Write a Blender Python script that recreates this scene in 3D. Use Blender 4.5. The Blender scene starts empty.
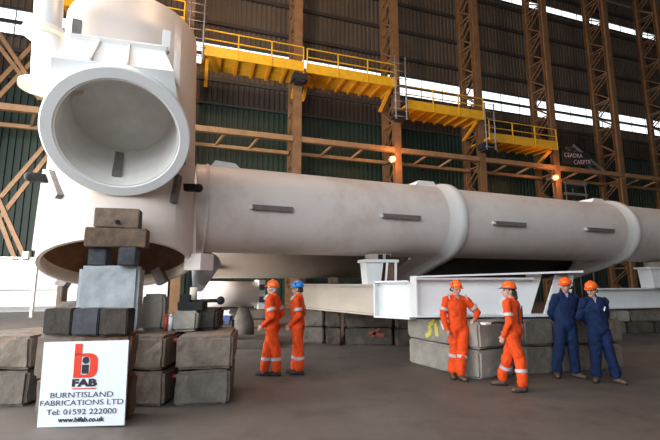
import bpy, bmesh, math, random
from mathutils import Vector, Matrix, noise
random.seed(7)
scn = bpy.context.scene
COL = scn.collection
PI = math.pi
V = Vector
CAM_Z = 1.8
FPX = 403.0
PITCH = math.atan(60/403)
CP, SP = math.cos(PITCH), math.sin(PITCH)

def px(x, y, d):                      # point seen at pixel x, y of the photograph, at distance d along the hall
    a = (x-330)/FPX; b = (220-y)/FPX
    k = d/(CP-b*SP)
    return V((a*k, d, CAM_Z+(SP+b*CP)*k))

def pz(x, y, z=0.0):                  # point at pixel x, y lying on the level z
    a = (x-330)/FPX; b = (220-y)/FPX
    k = (z-CAM_Z)/(SP+b*CP)
    return V((a*k, (CP-b*SP)*k, z))

# ------------------------------------------------------------------ materials
def mat(name, col, rough=0.6, metal=0.0, var=0.0, vscale=3.0, col2=None, bump=0.0, bscale=20.0, stain=None, sscale=0.7, samt=0.5, spec=0.5, sstr=1.0):
    m = bpy.data.materials.new(name); m.use_nodes = True
    nt = m.node_tree; b = nt.nodes['Principled BSDF']
    b.inputs['Roughness'].default_value = rough
    b.inputs['Metallic'].default_value = metal
    b.inputs['Specular IOR Level'].default_value = spec
    c = (*col, 1)
    b.inputs['Base Color'].default_value = c
    tc = nt.nodes.new('ShaderNodeTexCoord')
    out = None
    if var > 0 or col2:
        n = nt.nodes.new('ShaderNodeTexNoise'); n.inputs['Scale'].default_value = vscale
        n.inputs['Detail'].default_value = 6; n.inputs['Roughness'].default_value = 0.65
        nt.links.new(tc.outputs['Object'], n.inputs['Vector'])
        r = nt.nodes.new('ShaderNodeValToRGB')
        c2 = col2 if col2 else tuple(max(0, q*(1-var)) for q in col)
        c1 = col if col2 else tuple(min(1, q*(1+var*0.6)) for q in col)
        r.color_ramp.elements[0].position = 0.35; r.color_ramp.elements[1].position = 0.65
        r.color_ramp.elements[0].color = (*c2, 1); r.color_ramp.elements[1].color = (*c1, 1)
        nt.links.new(n.outputs['Fac'], r.inputs['Fac']); out = r.outputs['Color']
    if stain:
        n = nt.nodes.new('ShaderNodeTexNoise'); n.inputs['Scale'].default_value = sscale
        n.inputs['Detail'].default_value = 8; n.inputs['Roughness'].default_value = 0.7
        mpn = nt.nodes.new('ShaderNodeMapping'); mpn.inputs['Scale'].default_value = (1, 1, sstr)
        nt.links.new(tc.outputs['Object'], mpn.inputs['Vector']); nt.links.new(mpn.outputs['Vector'], n.inputs['Vector'])
        r = nt.nodes.new('ShaderNodeValToRGB')
        r.color_ramp.elements[0].position = 0.5; r.color_ramp.elements[1].position = 0.68
        r.color_ramp.elements[0].color = (0, 0, 0, 1); r.color_ramp.elements[1].color = (samt, samt, samt, 1)
        nt.links.new(n.outputs['Fac'], r.inputs['Fac'])
        mx = nt.nodes.new('ShaderNodeMix'); mx.data_type = 'RGBA'
        nt.links.new(r.outputs['Color'], mx.inputs['Factor'])
        if out: nt.links.new(out, mx.inputs['A'])
        else: mx.inputs['A'].default_value = c
        mx.inputs['B'].default_value = (*stain, 1)
        out = mx.outputs['Result']
    if out: nt.links.new(out, b.inputs['Base Color'])
    if bump > 0:
        n = nt.nodes.new('ShaderNodeTexNoise'); n.inputs['Scale'].default_value = bscale; n.inputs['Detail'].default_value = 5
        nt.links.new(tc.outputs['Object'], n.inputs['Vector'])
        bp = nt.nodes.new('ShaderNodeBump'); bp.inputs['Strength'].default_value = bump; bp.inputs['Distance'].default_value = 0.02
        nt.links.new(n.outputs['Fac'], bp.inputs['Height']); nt.links.new(bp.outputs['Normal'], b.inputs['Normal'])
    return m

def emit(name, col, s):
    m = bpy.data.materials.new(name); m.use_nodes = True
    b = m.node_tree.nodes['Principled BSDF']
    b.inputs['Base Color'].default_value = (*col, 1)
    b.inputs['Emission Color'].default_value = (*col, 1); b.inputs['Emission Strength'].default_value = s
    return m

M = dict(
    white=mat('white_paint', (0.82, 0.81, 0.80), 0.42, var=0.05, vscale=1.2, stain=(0.60, 0.53, 0.48), sscale=0.6, samt=0.35),
    pipe=mat('pipe_primer_paint', (0.73, 0.665, 0.635), 0.45, var=0.05, vscale=0.8, stain=(0.47, 0.33, 0.26), sscale=0.45, samt=0.55),
    inner=mat('bare_inner_coat', (0.84, 0.82, 0.78), 0.55, var=0.1, vscale=2),
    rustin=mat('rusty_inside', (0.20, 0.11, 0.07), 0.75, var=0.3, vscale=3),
    legpaint=mat('leg_paint_shade_tint', (0.72, 0.62, 0.56), 0.45, var=0.05, vscale=1.0, stain=(0.5, 0.4, 0.34), sscale=0.5, samt=0.4),  # base warmed to imitate the brown shade on the leg's right side
    lug=mat('grey_lug_steel', (0.17, 0.15, 0.145), 0.6, var=0.25, vscale=9),
    cream=mat('cream_gusset_paint', (0.82, 0.74, 0.62), 0.5, var=0.05),
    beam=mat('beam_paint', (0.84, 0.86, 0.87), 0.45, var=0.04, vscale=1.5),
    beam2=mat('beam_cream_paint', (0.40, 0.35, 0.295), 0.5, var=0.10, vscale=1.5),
    tubeshade=mat('painted_shade_black', (0.030, 0.027, 0.025), 0.6, var=0.15, vscale=0.8),  # near-black colour stands in for the shade below the tube
    reartube=mat('underside_shade_brown', (0.26, 0.21, 0.165), 0.55, var=0.12, vscale=0.8),  # underside shade put into the rear tube's colour
    conc=mat('cast_concrete', (0.15, 0.13, 0.11), 0.9, var=0.30, vscale=4, bump=0.6, bscale=14, stain=(0.08, 0.06, 0.045), sscale=1.6, samt=0.7),
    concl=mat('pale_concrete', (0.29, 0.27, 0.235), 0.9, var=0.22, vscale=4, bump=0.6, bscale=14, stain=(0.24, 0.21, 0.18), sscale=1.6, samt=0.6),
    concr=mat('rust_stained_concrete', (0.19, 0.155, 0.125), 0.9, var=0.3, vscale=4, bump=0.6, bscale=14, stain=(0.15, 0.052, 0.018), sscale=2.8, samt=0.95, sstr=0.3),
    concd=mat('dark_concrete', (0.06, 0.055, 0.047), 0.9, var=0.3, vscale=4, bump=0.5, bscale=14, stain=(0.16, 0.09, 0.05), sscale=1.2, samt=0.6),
    greyp=mat('grey_painted_concrete', (0.36, 0.39, 0.42), 0.7, var=0.15, vscale=3, bump=0.5, bscale=9, stain=(0.52, 0.54, 0.56), sscale=1.5, samt=0.8),
    wood=mat('weathered_timber', (0.13, 0.083, 0.055), 0.85, var=0.4, vscale=6, bump=0.4, bscale=25),
    woodl=mat('pale_timber', (0.17, 0.12, 0.088), 0.85, var=0.35, vscale=6, bump=0.4, bscale=25),
    woodd=mat('dark_timber', (0.035, 0.027, 0.021), 0.85, var=0.4, vscale=7, bump=0.4, bscale=25),
    black=mat('black_steel', (0.010, 0.010, 0.012), 0.8),
    darkblue=mat('blue_black_block', (0.026, 0.029, 0.042), 0.6, var=0.5, vscale=8),
    colm=mat('ochre_column_paint', (0.19, 0.097, 0.042), 0.6, var=0.25, vscale=1.5),
    trussm=mat('tan_truss_paint', (0.27, 0.15, 0.07), 0.6, var=0.2, vscale=1.5),
    yellow=mat('walkway_yellow', (0.68, 0.37, 0.010), 0.5, var=0.15, vscale=2),
    orangejoist=mat('joist_orange', (0.72, 0.30, 0.012), 0.55, var=0.15, vscale=2),
    soffit=mat('deck_soffit', (0.80, 0.40, 0.02), 0.6, var=0.2, vscale=2),
    clad=mat('brown_cladding', (0.095, 0.074, 0.056), 0.65, var=0.18, vscale=0.6),
    cladg=mat('green_cladding', (0.009, 0.026, 0.017), 0.6, var=0.2, vscale=0.6),
    cladb=mat('beam_shadow_cladding', (0.035, 0.023, 0.016), 0.7, var=0.3, vscale=0.6),  # cladding colour darkened as the shadow of the beams
    girt=mat('dark_girt', (0.035, 0.03, 0.028), 0.6),
    roof=mat('roof_sheet', (0.10, 0.085, 0.07), 0.8, var=0.2),
    floor=mat('worn_floor', (0.108, 0.090, 0.079), 0.62, var=0.22, vscale=0.5, bump=0.15, bscale=3, stain=(0.046, 0.036, 0.030), sscale=0.8, samt=0.7),
    yard=mat('yard_concrete', (0.62, 0.60, 0.57), 0.85, var=0.1, vscale=0.5),
    glassw=emit('daylit_glazing', (0.86, 0.95, 1.0), 1.3),
    lamp=emit('sodium_lamp', (1.0, 0.33, 0.08), 6.0),
    grey=mat('galvanised', (0.25, 0.26, 0.28), 0.5, metal=0.4),
    board=mat('sign_board_white', (0.66, 0.71, 0.78), 0.4),
    red=mat('sign_red', (0.62, 0.035, 0.008), 0.45),
    ink=mat('sign_black', (0.012, 0.012, 0.02), 0.45),
    inkgrey=mat('sign_slate', (0.05, 0.055, 0.08), 0.45),
    orange=mat('orange_workwear', (0.74, 0.075, 0.013), 0.8, var=0.18, vscale=7, spec=0.2),
    navy=mat('navy_workwear', (0.009, 0.021, 0.070), 0.85, var=0.3, vscale=7, spec=0.2),
    band=mat('reflective_band', (0.44, 0.43, 0.45), 0.4),
    hatO=mat('orange_helmet', (0.88, 0.13, 0.012), 0.3),
    hatB=mat('blue_helmet', (0.03, 0.20, 0.62), 0.3),
    skin=mat('skin', (0.50, 0.29, 0.22), 0.55, var=0.08, vscale=12),
    lips=mat('lips', (0.36, 0.13, 0.11), 0.5),
    eyew=mat('eye', (0.5, 0.48, 0.46), 0.3),
    hairg=mat('grey_hair', (0.34, 0.32, 0.31), 0.8, var=0.3, vscale=30),
    hairb=mat('dark_hair', (0.025, 0.02, 0.018), 0.8, var=0.3, vscale=30),
    boot=mat('work_boot', (0.035, 0.027, 0.022), 0.6, var=0.3, vscale=9),
    bootb=mat('brown_boot', (0.11, 0.065, 0.04), 0.6, var=0.3, vscale=9),
    shirt=mat('grey_shirt', (0.27, 0.28, 0.33), 0.8),
    collar=mat('dark_collar', (0.03, 0.03, 0.05), 0.8),
    paper=mat('paper', (0.75, 0.75, 0.75), 0.7),
    yspray=mat('yellow_spray', (0.62, 0.55, 0.10), 0.8),
    wspray=mat('white_spray', (0.75, 0.75, 0.74), 0.8),
    rspray=mat('red_spray', (0.28, 0.07, 0.06), 0.8),
    chalk=mat('chalk_writing', (0.50, 0.36, 0.38), 0.8),
    redrod=mat('red_oxide_rod', (0.40, 0.05, 0.04), 0.6),
    bluep=mat('blue_plastic', (0.06, 0.10, 0.28), 0.5),
    sheet=mat('white_sheeting', (0.85, 0.85, 0.86), 0.6),
)

# ------------------------------------------------------------------ mesh helpers
class MB:
    def __init__(s): s.bm = bmesh.new(); s.mi = 0
    def _f(s, vs, smooth=False):
        try:
            f = s.bm.faces.new(vs); f.material_index = s.mi; f.smooth = smooth; return f
        except ValueError: return None
    def box(s, c, size, R=None):
        c = V(c); hx, hy, hz = [q/2 for q in size]
        vs = []
        for x in (-hx, hx):
            for y in (-hy, hy):
                for z in (-hz, hz):
                    p = V((x, y, z))
                    if R is not None: p = R @ p
                    vs.append(s.bm.verts.new(c+p))
        for q in ((0,1,3,2), (4,6,7,5), (0,4,5,1), (2,3,7,6), (0,2,6,4), (1,5,7,3)): s._f([vs[i] for i in q])
        return s
    def hexa(s, b4, t4):               # bottom and top quads
        vs = [s.bm.verts.new(V(p)) for p in b4]+[s.bm.verts.new(V(p)) for p in t4]
        for q in ((3,2,1,0), (4,5,6,7), (0,1,5,4), (1,2,6,5), (2,3,7,6), (3,0,4,7)): s._f([vs[i] for i in q])
        return s
    def bar(s, a, b, w, h=None, up=(0,0,1)):
        a, b = V(a), V(b); h = h or w
        d = b-a; L = d.length; z = d.normalized(); upv = V(up)
        if abs(z.dot(upv)) > 0.98: upv = V((0,1,0))
        x = upv.cross(z).normalized(); y = z.cross(x)
        R = Matrix((x, y, z)).transposed()
        return s.box((a+b)/2, (w, h, L), R)
    def rings(s, rows, close=True, cap=True, smooth=True, loop=False):
        R = [[s.bm.verts.new(V(p)) for p in r] for r in rows]
        n = len(R[0])
        pairs = list(zip(R, R[1:]))+([(R[-1], R[0])] if loop else [])
        for a, b in pairs:
            for i in range(n if close else n-1):
                j = (i+1) % n
                s._f([a[i], a[j], b[j], b[i]], smooth)
        if cap and not loop:
            s._f(list(reversed(R[0]))); s._f(R[-1])
        return s
    def tube(s, a, b, r0, r1=None, n=48, ri=None, ri1=None, smooth=True, mi_in=None):
        """solid (ri None) or hollow cylinder / cone"""
        a, b = V(a), V(b); r1 = r0 if r1 is None else r1
        z = (b-a).normalized(); x = z.orthogonal().normalized(); y = z.cross(x)
        def ring(c, r): return [c+(x*math.cos(t)+y*math.sin(t))*r for t in [2*PI*i/n for i in range(n)]]
        if ri is None: return s.rings([ring(a, r0), ring(b, r1)], smooth=smooth)
        ri1 = ri if ri1 is None else ri1
        m = s.mi
        s.rings([ring(a, r0), ring(b, r1)], cap=False, smooth=smooth)
        s.rings([ring(b, r1), ring(b, ri1)], cap=False, smooth=False)
        if mi_in is not None: s.mi = mi_in
        s.rings([ring(b, ri1), ring(a, ri)], cap=False, smooth=smooth)
        s.mi = m
        s.rings([ring(a, ri), ring(a, r0)], cap=False, smooth=False)
        return s
    def poly(s, pts, off):             # prism: planar outline pushed by off
        off = V(off); A = [V(p) for p in pts]
        return s.rings([A, [p+off for p in A]], smooth=False)
    def ell(s, c, r, n=16, R=None):
        c = V(c); rows = []
        m = max(6, n//2)
        for k in range(1, m):
            ph = -PI/2+PI*k/m
            row = []
            for i in range(n):
                t = 2*PI*i/n
                p = V((r[0]*math.cos(ph)*math.cos(t), r[1]*math.cos(ph)*math.sin(t), r[2]*math.sin(ph)))
                if R is not None: p = R @ p
                row.append(c+p)
            rows.append(row)
        lo = V((0,0,-r[2])); hi = V((0,0,r[2]))
        if R is not None: lo = R @ lo; hi = R @ hi
        RR = [[s.bm.verts.new(p) for p in r_] for r_ in rows]
        a = s.bm.verts.new(c+lo); b = s.bm.verts.new(c+hi)
        for i in range(n):
            j = (i+1) % n
            s._f([a, RR[0][j], RR[0][i]], True); s._f([b, RR[-1][i], RR[-1][j]], True)
            for k in range(len(RR)-1): s._f([RR[k][i], RR[k][j], RR[k+1][j], RR[k+1][i]], True)
        return s
    def cap(s, a, b, ra, rb, n=14, flat=1.0, fdir=None):
        """tapered capsule, optionally flattened along fdir"""
        a, b = V(a), V(b); z = (b-a)
        if z.length < 1e-6: z = V((0,0,1e-6))
        L = z.length; z.normalize()
        if fdir is not None:
            y = V(fdir); y = (y-z*y.dot(z))
            y = y.normalized() if y.length > 1e-4 else z.orthogonal().normalized()
        else: y = z.orthogonal().normalized()
        x = y.cross(z)
        rows = []
        def ring(c, r): return [c+x*math.cos(t)*r+y*math.sin(t)*r*flat for t in [2*PI*i/n for i in range(n)]]
        for k in range(1, 5):
            ph = -PI/2+PI/2*k/4; rows.append(ring(a+z*ra*math.sin(ph), ra*math.cos(ph)))
        for k in range(0, 4):
            ph = PI/2*k/4; rows.append(ring(b+z*rb*math.sin(ph), rb*math.cos(ph)))
        return s.rings(rows)
    def mesh(s, name, mats, bevel=0):
        if bevel:
            es = [e for e in s.bm.edges if len(e.link_faces) == 2 and e.calc_face_angle(0) > 0.5]
            bmesh.ops.bevel(s.bm, geom=es, offset=bevel, segments=2, affect='EDGES', clamp_overlap=True)
        bmesh.ops.recalc_face_normals(s.bm, faces=s.bm.faces)
        me = bpy.data.meshes.new(name); s.bm.to_mesh(me); s.bm.free()
        for m in (mats if isinstance(mats, (list, tuple)) else [mats]): me.materials.append(m)
        return me
    def build(s, name, mats, parent=None, bevel=0, label=None, stuff=False):
        me = s.mesh(name, mats, bevel)
        o = bpy.data.objects.new(name, me); COL.objects.link(o)
        if parent is not None:
            o.parent = parent
            o.matrix_parent_inverse = MWI(parent)
        if label: o['label'] = label
        if stuff: o['kind'] = 'stuff'
        return o

def MW(o):
    m = o.matrix_basis.copy()
    if o.parent is not None: m = MW(o.parent) @ o.matrix_parent_inverse @ m
    return m
def MWI(o): return MW(o).inverted()

def tag(o, label, cat, group=None, kind=None):
    o['label'] = label; o['category'] = cat
    if group: o['group'] = group
    if kind: o['kind'] = kind
    return o
def thing(name, loc, label, cat, group=None, rz=0):
    o = bpy.data.objects.new(name, None); COL.objects.link(o)
    o.location = loc; o.rotation_euler = (0, 0, rz); o.empty_display_size = 0.2
    return tag(o, label, cat, group)
def struct(name, mb, mats, bevel=0):
    o = mb.build(name, mats, None, bevel); o['kind'] = 'structure'; return o
def rotz(a): return Matrix.Rotation(a, 3, 'Z')

# ------------------------------------------------------------------ camera
cam = bpy.data.cameras.new('camera'); co = bpy.data.objects.new('camera', cam); COL.objects.link(co)
cam.sensor_fit = 'HORIZONTAL'; cam.sensor_width = 36; cam.lens = 36*FPX/660
cam.clip_end = 500
co.location = (0, 0, CAM_Z); co.rotation_euler = (PI/2+PITCH, 0, 0)
scn.camera = co

# ------------------------------------------------------------------ hall shell
U = V((0.95, 0.312, 0)).normalized()      # along the back wall
W = V((-U.y, U.x, 0))                     # away from the camera, across the hall
Z = V((0, 0, 1))
C0 = V((-2.05, 25, 0))                    # foot of the column line
def hp(s, w, z): return C0+U*s+W*w+Z*z
WALLW = 2.9
BAY = 7.15
RH = 30.5

def sheet(mb, s0, s1, z0, z1, pitch=0.36, depth=0.09):
    n = int((s1-s0)/pitch)
    prof = []
    for i in range(n):
        a = s0+i*pitch
        prof += [(a, 0), (a+pitch*0.42, 0), (a+pitch*0.5, depth), (a+pitch*0.92, depth)]
    prof.append((s1, 0))
    lo = [hp(s_, WALLW-d, z0) for s_, d in prof]; hi = [hp(s_, WALLW-d, z1) for s_, d in prof]
    mb.rings([lo, hi], close=False, cap=False, smooth=False)

DS0, DS1, DH = -34.0, -7.6, 2.85          # door opening in the back wall
mb = MB()
for (a, b, z0, z1, mi) in ((-40, 60, 13.6, 15.2, 2), (-40, 60, 15.2, 16.4, 0), (-40, 60, 18.15, 27.3, 0), (-40, 60, 28.1, RH, 0),
                           (DS1, 60, 0, 13.6, 1), (-40, DS1, DH, 13.6, 1)):
    mb.mi = mi; sheet(mb, a, b, z0, z1)
struct('wall_back', mb, [M['clad'], M['cladg'], M['cladb']])
mb = MB()
for zz in (19.6, 22.0, 24.4, 26.6, 29.0, 15.4): mb.bar(hp(-40, WALLW-0.2, zz), hp(60, WALLW-0.2, zz), 0.14, 0.26)
for zz in (13.65,): mb.bar(hp(-40, WALLW-0.2, zz), hp(60, WALLW-0.2, zz), 0.16, 0.16)
struct('trim_1', mb, M['girt'])
# glazing strips
k = 1
for (z0, z1) in ((16.4, 18.15), (27.3, 28.1)):
    mb = MB()
    mb.box(hp(10, WALLW+0.02, (z0+z1)/2), (100, 0.03, z1-z0), Matrix((U, W, Z)).transposed())
    win = struct('window_%d' % k, mb, M['glassw']); k += 1
    fb = MB()
    if z1 < 20: fb.bar(hp(-40, WALLW-0.05, 17.27), hp(60, WALLW-0.05, 17.27), 0.12, 0.22)
    for i in range(0, 50): fb.bar(hp(-39+i*2, WALLW-0.02, z0), hp(-39+i*2, WALLW-0.02, z1), 0.04, 0.05, up=U)
    for zz in (z0, z1): fb.bar(hp(-40, WALLW-0.05, zz), hp(60, WALLW-0.05, zz), 0.12, 0.14)
    fr = fb.build('window_frame', M['girt'], win)
# end wall on the right, roof, floor
mb = MB(); mb.box(hp(60, -25, RH/2), (0.3, 58, RH), Matrix((U, W, Z)).transposed()); struct('wall_right', mb, M['clad'])
mb = MB(); mb.box(hp(10, -14.5, RH+0.2), (100.6, 38, 0.3), Matrix((U, W, Z)).transposed()); struct('ceiling', mb, M['roof'])
mb = MB(); mb.box((15, -8, 2.0), (90, 0.3, 4.0)); mb.box((-11, -8, 23.0), (38, 0.3, 15.0)); mb.box((31, -8, 17.25), (58, 0.3, 26.5)); struct('wall_front', mb, M['clad'])
mb = MB(); mb.box((8, 10, -0.15), (170, 130, 0.3)); fl = struct('floor', mb, M['floor'])
mb = MB(); mb.box(hp(-20, 30, 0.012), (70, 53, 0.02), Matrix((U, W, Z)).transposed()); struct('ground_yard', mb, M['yard'])
mb = MB()
mb.bar(hp(DS0, WALLW-0.12, DH), hp(DS1, WALLW-0.12, DH), 0.2, 0.25)
mb.bar(hp(DS1, WALLW-0.12, 0), hp(DS1, WALLW-0.12, DH), 0.25, 0.2, up=U)
struct('door_frame', mb, M['white'])

# ------------------------------------------------------------------ lattice columns
COLS = [-6.95, -0.1, 7.1, 14.2, 21.4, 28.7, 35.9]
clabels = ['ochre steel lattice column just right of the big upright white leg',
           'ochre lattice column under the middle of the longest yellow walkway',
           'ochre lattice column carrying the left one of two orange lamps',
           'ochre lattice column between the two shorter yellow walkways',
           'ochre lattice column carrying the right one of two orange lamps',
           'ochre lattice column right of the chalk writing, second from right edge',
           'ochre lattice column at the right edge of the photo']
BASE = Matrix((U, W, Z)).transposed()
for i, s0 in enumerate(COLS):
    root = thing('lattice_column', hp(s0, 0, 0), clabels[i], 'column', 'lattice columns along the back wall')
    ztop = RH
    for nm, w0, ww in (('front_chord', 0.0, 0.52), ('rear_chord', 1.75, 0.42)):
        mb = MB()
        mb.box(hp(s0, w0-0.17, ztop/2), (ww, 0.035, ztop), BASE)
        mb.box(hp(s0, w0+0.17, ztop/2), (ww, 0.035, ztop), BASE)
        mb.box(hp(s0, w0, ztop/2), (0.035, 0.32, ztop), BASE)
        mb.build(nm, M['colm'], root)
    for side in (-0.2, 0.2):
        mb = MB(); zz = 0.3; fl_ = 0
        while zz < ztop-1.3:
            a, b = (0.1, 1.65) if fl_ == 0 else (1.65, 0.1)
            mb.bar(hp(s0+side, a, zz), hp(s0+side, b, zz+1.25), 0.07, 0.09, up=U)
            if fl_ == 0: mb.bar(hp(s0+side, 0.1, zz), hp(s0+side, 1.65, zz), 0.07, 0.09)
            fl_ ^= 1; zz += 1.25
        mb.build('lacing', M['colm'], root)

# horizontal braces between the columns (one truss per bay)
tl = ['tan horizontal truss rail left of the upright white leg', 'tan horizontal truss rail above the left half of the long pipe',
      'tan horizontal truss rail left of the left orange lamp', 'tan horizontal truss rail right of the left orange lamp', 'tan horizontal truss rail under the lowest yellow walkway',
      'tan horizontal truss rail below the chalk writing', 'tan horizontal truss rail at the far right edge']
edges = [-22]+COLS
for i in range(7):
    a, b = edges[i]+0.28, edges[i+1]-0.28
    root = thing('truss_rail', hp(a, -0.1, 9.9), tl[i], 'truss', 'truss rails between the columns')
    mb = MB(); mb.bar(hp(a, -0.1, 10.75), hp(b, -0.1, 10.75), 0.28, 0.34); mb.build('top_rail', M['trussm'], root)
    mb = MB(); mb.bar(hp(a, 1.2, 10.2), hp(b, 1.2, 10.2), 0.2, 0.22); mb.build('bottom_rail', M['trussm'], root)
    n = 6 if i == 0 else 3
    for j in range(1, n):
        t = a+(b-a)*j/n
        mb = MB(); mb.bar(hp(t, 0.0, 10.7), hp(t-0.5, 1.15, 10.25), 0.12, 0.14); mb.build('diagonal', M['trussm'], root)

# X bracing left of the node
def brace(pts, lab):
    root = thing('diagonal_brace', pts[0][0], lab, 'brace', 'diagonal braces at the left wall')
    for a, b in pts:
        mb = MB(); mb.bar(a, b, 0.16, 0.2); mb.build('strut', M['trussm'], root)
D = 20.0
brace([(px(-2, 32, D), px(62, 128, D+1)), (px(-2, 45, D), px(40, 100, D+.8)), (px(-4, 100, D), px(42, 52, D+.8)), (px(-4, 85, D), px(36, 42, D+.8))],
      'tan crossed diagonal struts high on the left wall beside the white side pipe')
brace([(px(60, 128, D+1), px(-3, 202, D)), (px(66, 133, D+1), px(-3, 222, D))], 'tan pair of sloping struts on green wall left of the node')
brace([(px(-2, 214, D), px(16, 261, D+.3)), (px(-2, 198, D-.1), px(27, 262, D+.4))], 'pale pair of steep struts above the bright doorway at left')
root = thing('guard_rail', px(10, 262, 19.6), 'white rail across the top of the bright doorway at left edge', 'rail')
mb = MB(); mb.bar(px(-20, 261, 19.6), px(37, 262, 20.2), 0.16); mb.bar(px(-20, 257, 19.6), px(37, 258, 20.2), 0.07); mb.build('rail', M['white'], root)
mb = MB(); mb.box(px(26, 255, 20.0), (0.3, 0.12, 0.35)); mb.build('bracket', M['white'], root)
mb = MB(); mb.bar(px(37, 262, 20.2), V((px(37, 262, 20.2).x, 20.2, 0)), 0.12); mb.build('post', M['white'], root)

# ------------------------------------------------------------------ yellow walkways
def walkway(s0, s1, zd, lab, w0=-0.75, w1=1.6, gap=0.9, rails=True):
    root = thing('crane_walkway', hp((s0+s1)/2, 0, zd), lab, 'walkway', 'yellow walkways on the back wall')
    mb = MB()
    mb.box(hp((s0+s1)/2, (w0+w1)/2, zd), (s1-s0, w1-w0, 0.06), BASE); mb.build('deck', M['soffit'], root)
    mb = MB(); mb.box(hp((s0+s1)/2, w0, zd-0.02), (s1-s0+0.1, 0.08, 0.62), BASE)
    n = max(3, int((s1-s0)/1.9))
    for i in range(n+1): mb.box(hp(s0+(s1-s0)*i/n, w0-0.05, zd-0.02), (0.06, 0.05, 0.6), BASE)
    mb.build('fascia', M['yellow'], root)
    k_ = int((s1-s0)/gap)
    for i in range(k_+1):
        s_ = s0+(s1-s0)*i/k_
        mb = MB(); mb.bar(hp(s_, w0+0.05, zd-0.11), hp(s_, w1, zd-0.11), 0.12, 0.17, up=U); mb.build('joist', M['orangejoist'], root)
    mb = MB()
    for i in range(n+1):
        s_ = s0+(s1-s0)*i/n
        mb.bar(hp(s_, w0, zd), hp(s_, w0, zd+1.35), 0.07, 0.07, up=U)
    for h in (1.35, 0.75): mb.bar(hp(s0, w0, zd+h), hp(s1, w0, zd+h), 0.06, 0.06)
    mb.build('hand_rail', M['yellow'], root)
    mb = MB(); mb.box(hp((s0+s1)/2, w0+0.02, zd+0.33), (s1-s0, 0.05, 0.05), BASE); mb.build('toe_board', M['yellow'], root)
    for e in (s0+0.25, s1-0.25):
        mb = MB(); mb.bar(hp(e, 1.4, zd-1.25), hp(e, -0.3, zd-0.3), 0.16, 0.2, up=U); mb.build('knee_brace', M['orangejoist'], root)
    return root
walkway(-6.1, 0.1, 15.45, 'longest yellow railed walkway, its left section beside the white leg')
walkway(0.35, 6.75, 15.4, 'yellow railed walkway, right section joined past the first column')
walkway(7.55, 14.0, 13.95, 'shorter yellow walkway in mid photo, lit from behind by glazing')
walkway(14.45, 20.9, 12.35, 'lowest yellow walkway, in dim light left of the right orange lamp')
walkway(-13.5, -7.25, 17.0, 'yellow railed walkway at top left behind the white leg')
# dark support caps under the walkways and grey stair towers
for (s0, zd, lab) in ((-0.1, 15.0, 'black cap block on the column under the longest walkway'),
                      (7.1, 13.4, 'black cap block on the column left of the middle walkway'),
                      (14.2, 11.9, 'black cap block on the column left of the lowest walkway')):
    mb = MB(); mb.box(hp(s0, -0.55, zd-0.3), (0.95, 0.72, 0.4), BASE); mb.box(hp(s0, -0.55, zd-0.55), (0.6, 0.6, 0.2), BASE)
    tag(mb.build('cap_block', M['black'], None, 0.02), lab, 'block', 'cap blocks on the columns')
for (s0, z0, z1, lab) in ((6.9, 12.6, 17.2, 'grey scaffold ladder tower between longest and middle walkways'), (14.2, 11.2, 14.8, 'grey scaffold ladder tower between middle and lowest walkways'),
                          (-6.5, 14.6, 18.6, 'grey scaffold poles at the left end of the longest walkway')):
    root = thing('access_ladder', hp(s0, -0.9, z0), lab, 'ladder', 'grey ladders beside the walkways')
    for ds in (-0.4, 0.4):
        mb = MB(); mb.tube(hp(s0+ds, -1.15, z0), hp(s0+ds, -1.15, z1), 0.05, n=8); mb.build('pole', M['grey'], root)
    mb = MB()
    zz = z0+0.2
    while zz < z1: mb.tube(hp(s0-0.55, -1.15, zz), hp(s0+0.55, -1.15, zz), 0.03, n=6); zz += 0.55
    mb.build('rungs', M['grey'], root)
# hanging lamps
for (s0, z0, lab) in ((7.1, 10.9, 'glowing orange lamp on a column, left of the two'), (21.4, 11.9, 'glowing orange lamp on a column, right of the two')):
    c = hp(s0, -0.55, z0)
    c = px(393, 159, 26.6) if s0 < 10 else px(556, 177.5, 31.0)
    root = thing('column_lamp', c, lab, 'lamp', 'orange lamps on the columns')
    mb = MB(); mb.ell(c, (0.19, 0.17, 0.19), 16); mb.build('bulb', M['lamp'], root)
    mb = MB(); mb.tube(c+W*0.12, c+W*0.5, 0.24, 0.1, n=16); mb.bar(c+W*0.4, c+W*0.8, 0.08); mb.build('lamp_housing', M['grey'], root)
    l = bpy.data.lights.new('sodium_glow', 'POINT'); l.energy = 160; l.color = (1, 0.38, 0.1); l.shadow_soft_size = 0.25
    lo = bpy.data.objects.new('sodium_glow', l); COL.objects.link(lo); lo.location = c-W*0.5
# far wall staging seen dimly above the pipe
root = thing('staging_tower', hp(22.5, 1.0, 0), 'dim grey staging frame between the last two columns, above the pipe', 'scaffold')
for (sx, wx) in ((23.2, 0.8), (25.4, 0.8), (23.2, 2.0), (25.4, 2.0)):
    mb = MB(); mb.tube(hp(sx, wx, 0), hp(sx, wx, 10.3), 0.05, n=8); mb.build('pole', M['grey'], root)
for zz in (8.0, 9.0, 9.9):
    mb = MB(); mb.box(hp(24.3, 0.8, zz), (2.6, 0.05, 0.12), BASE); mb.box(hp(24.3, 1.4, zz-0.1), (2.6, 1.2, 0.05), BASE); mb.build('platform', M['grey'], root)
root = thing('sloping_stair', hp(26, 1, 10.9), 'dim sloping grey stair beside the chalk writing', 'stair')
mb = MB(); mb.bar(hp(24.2, 0.6, 13.2), hp(28.0, 0.6, 10.9), 0.08, 0.2); mb.bar(hp(24.2, 1.3, 13.2), hp(28.0, 1.3, 10.9), 0.08, 0.2); mb.build('stringer', M['grey'], root)
mb = MB()
for j in range(9): mb.box(hp(24.3+j*0.45, 0.95, 13.1-j*0.27), (0.25, 0.7, 0.04), BASE)
mb.build('treads', M['grey'], root)

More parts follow.
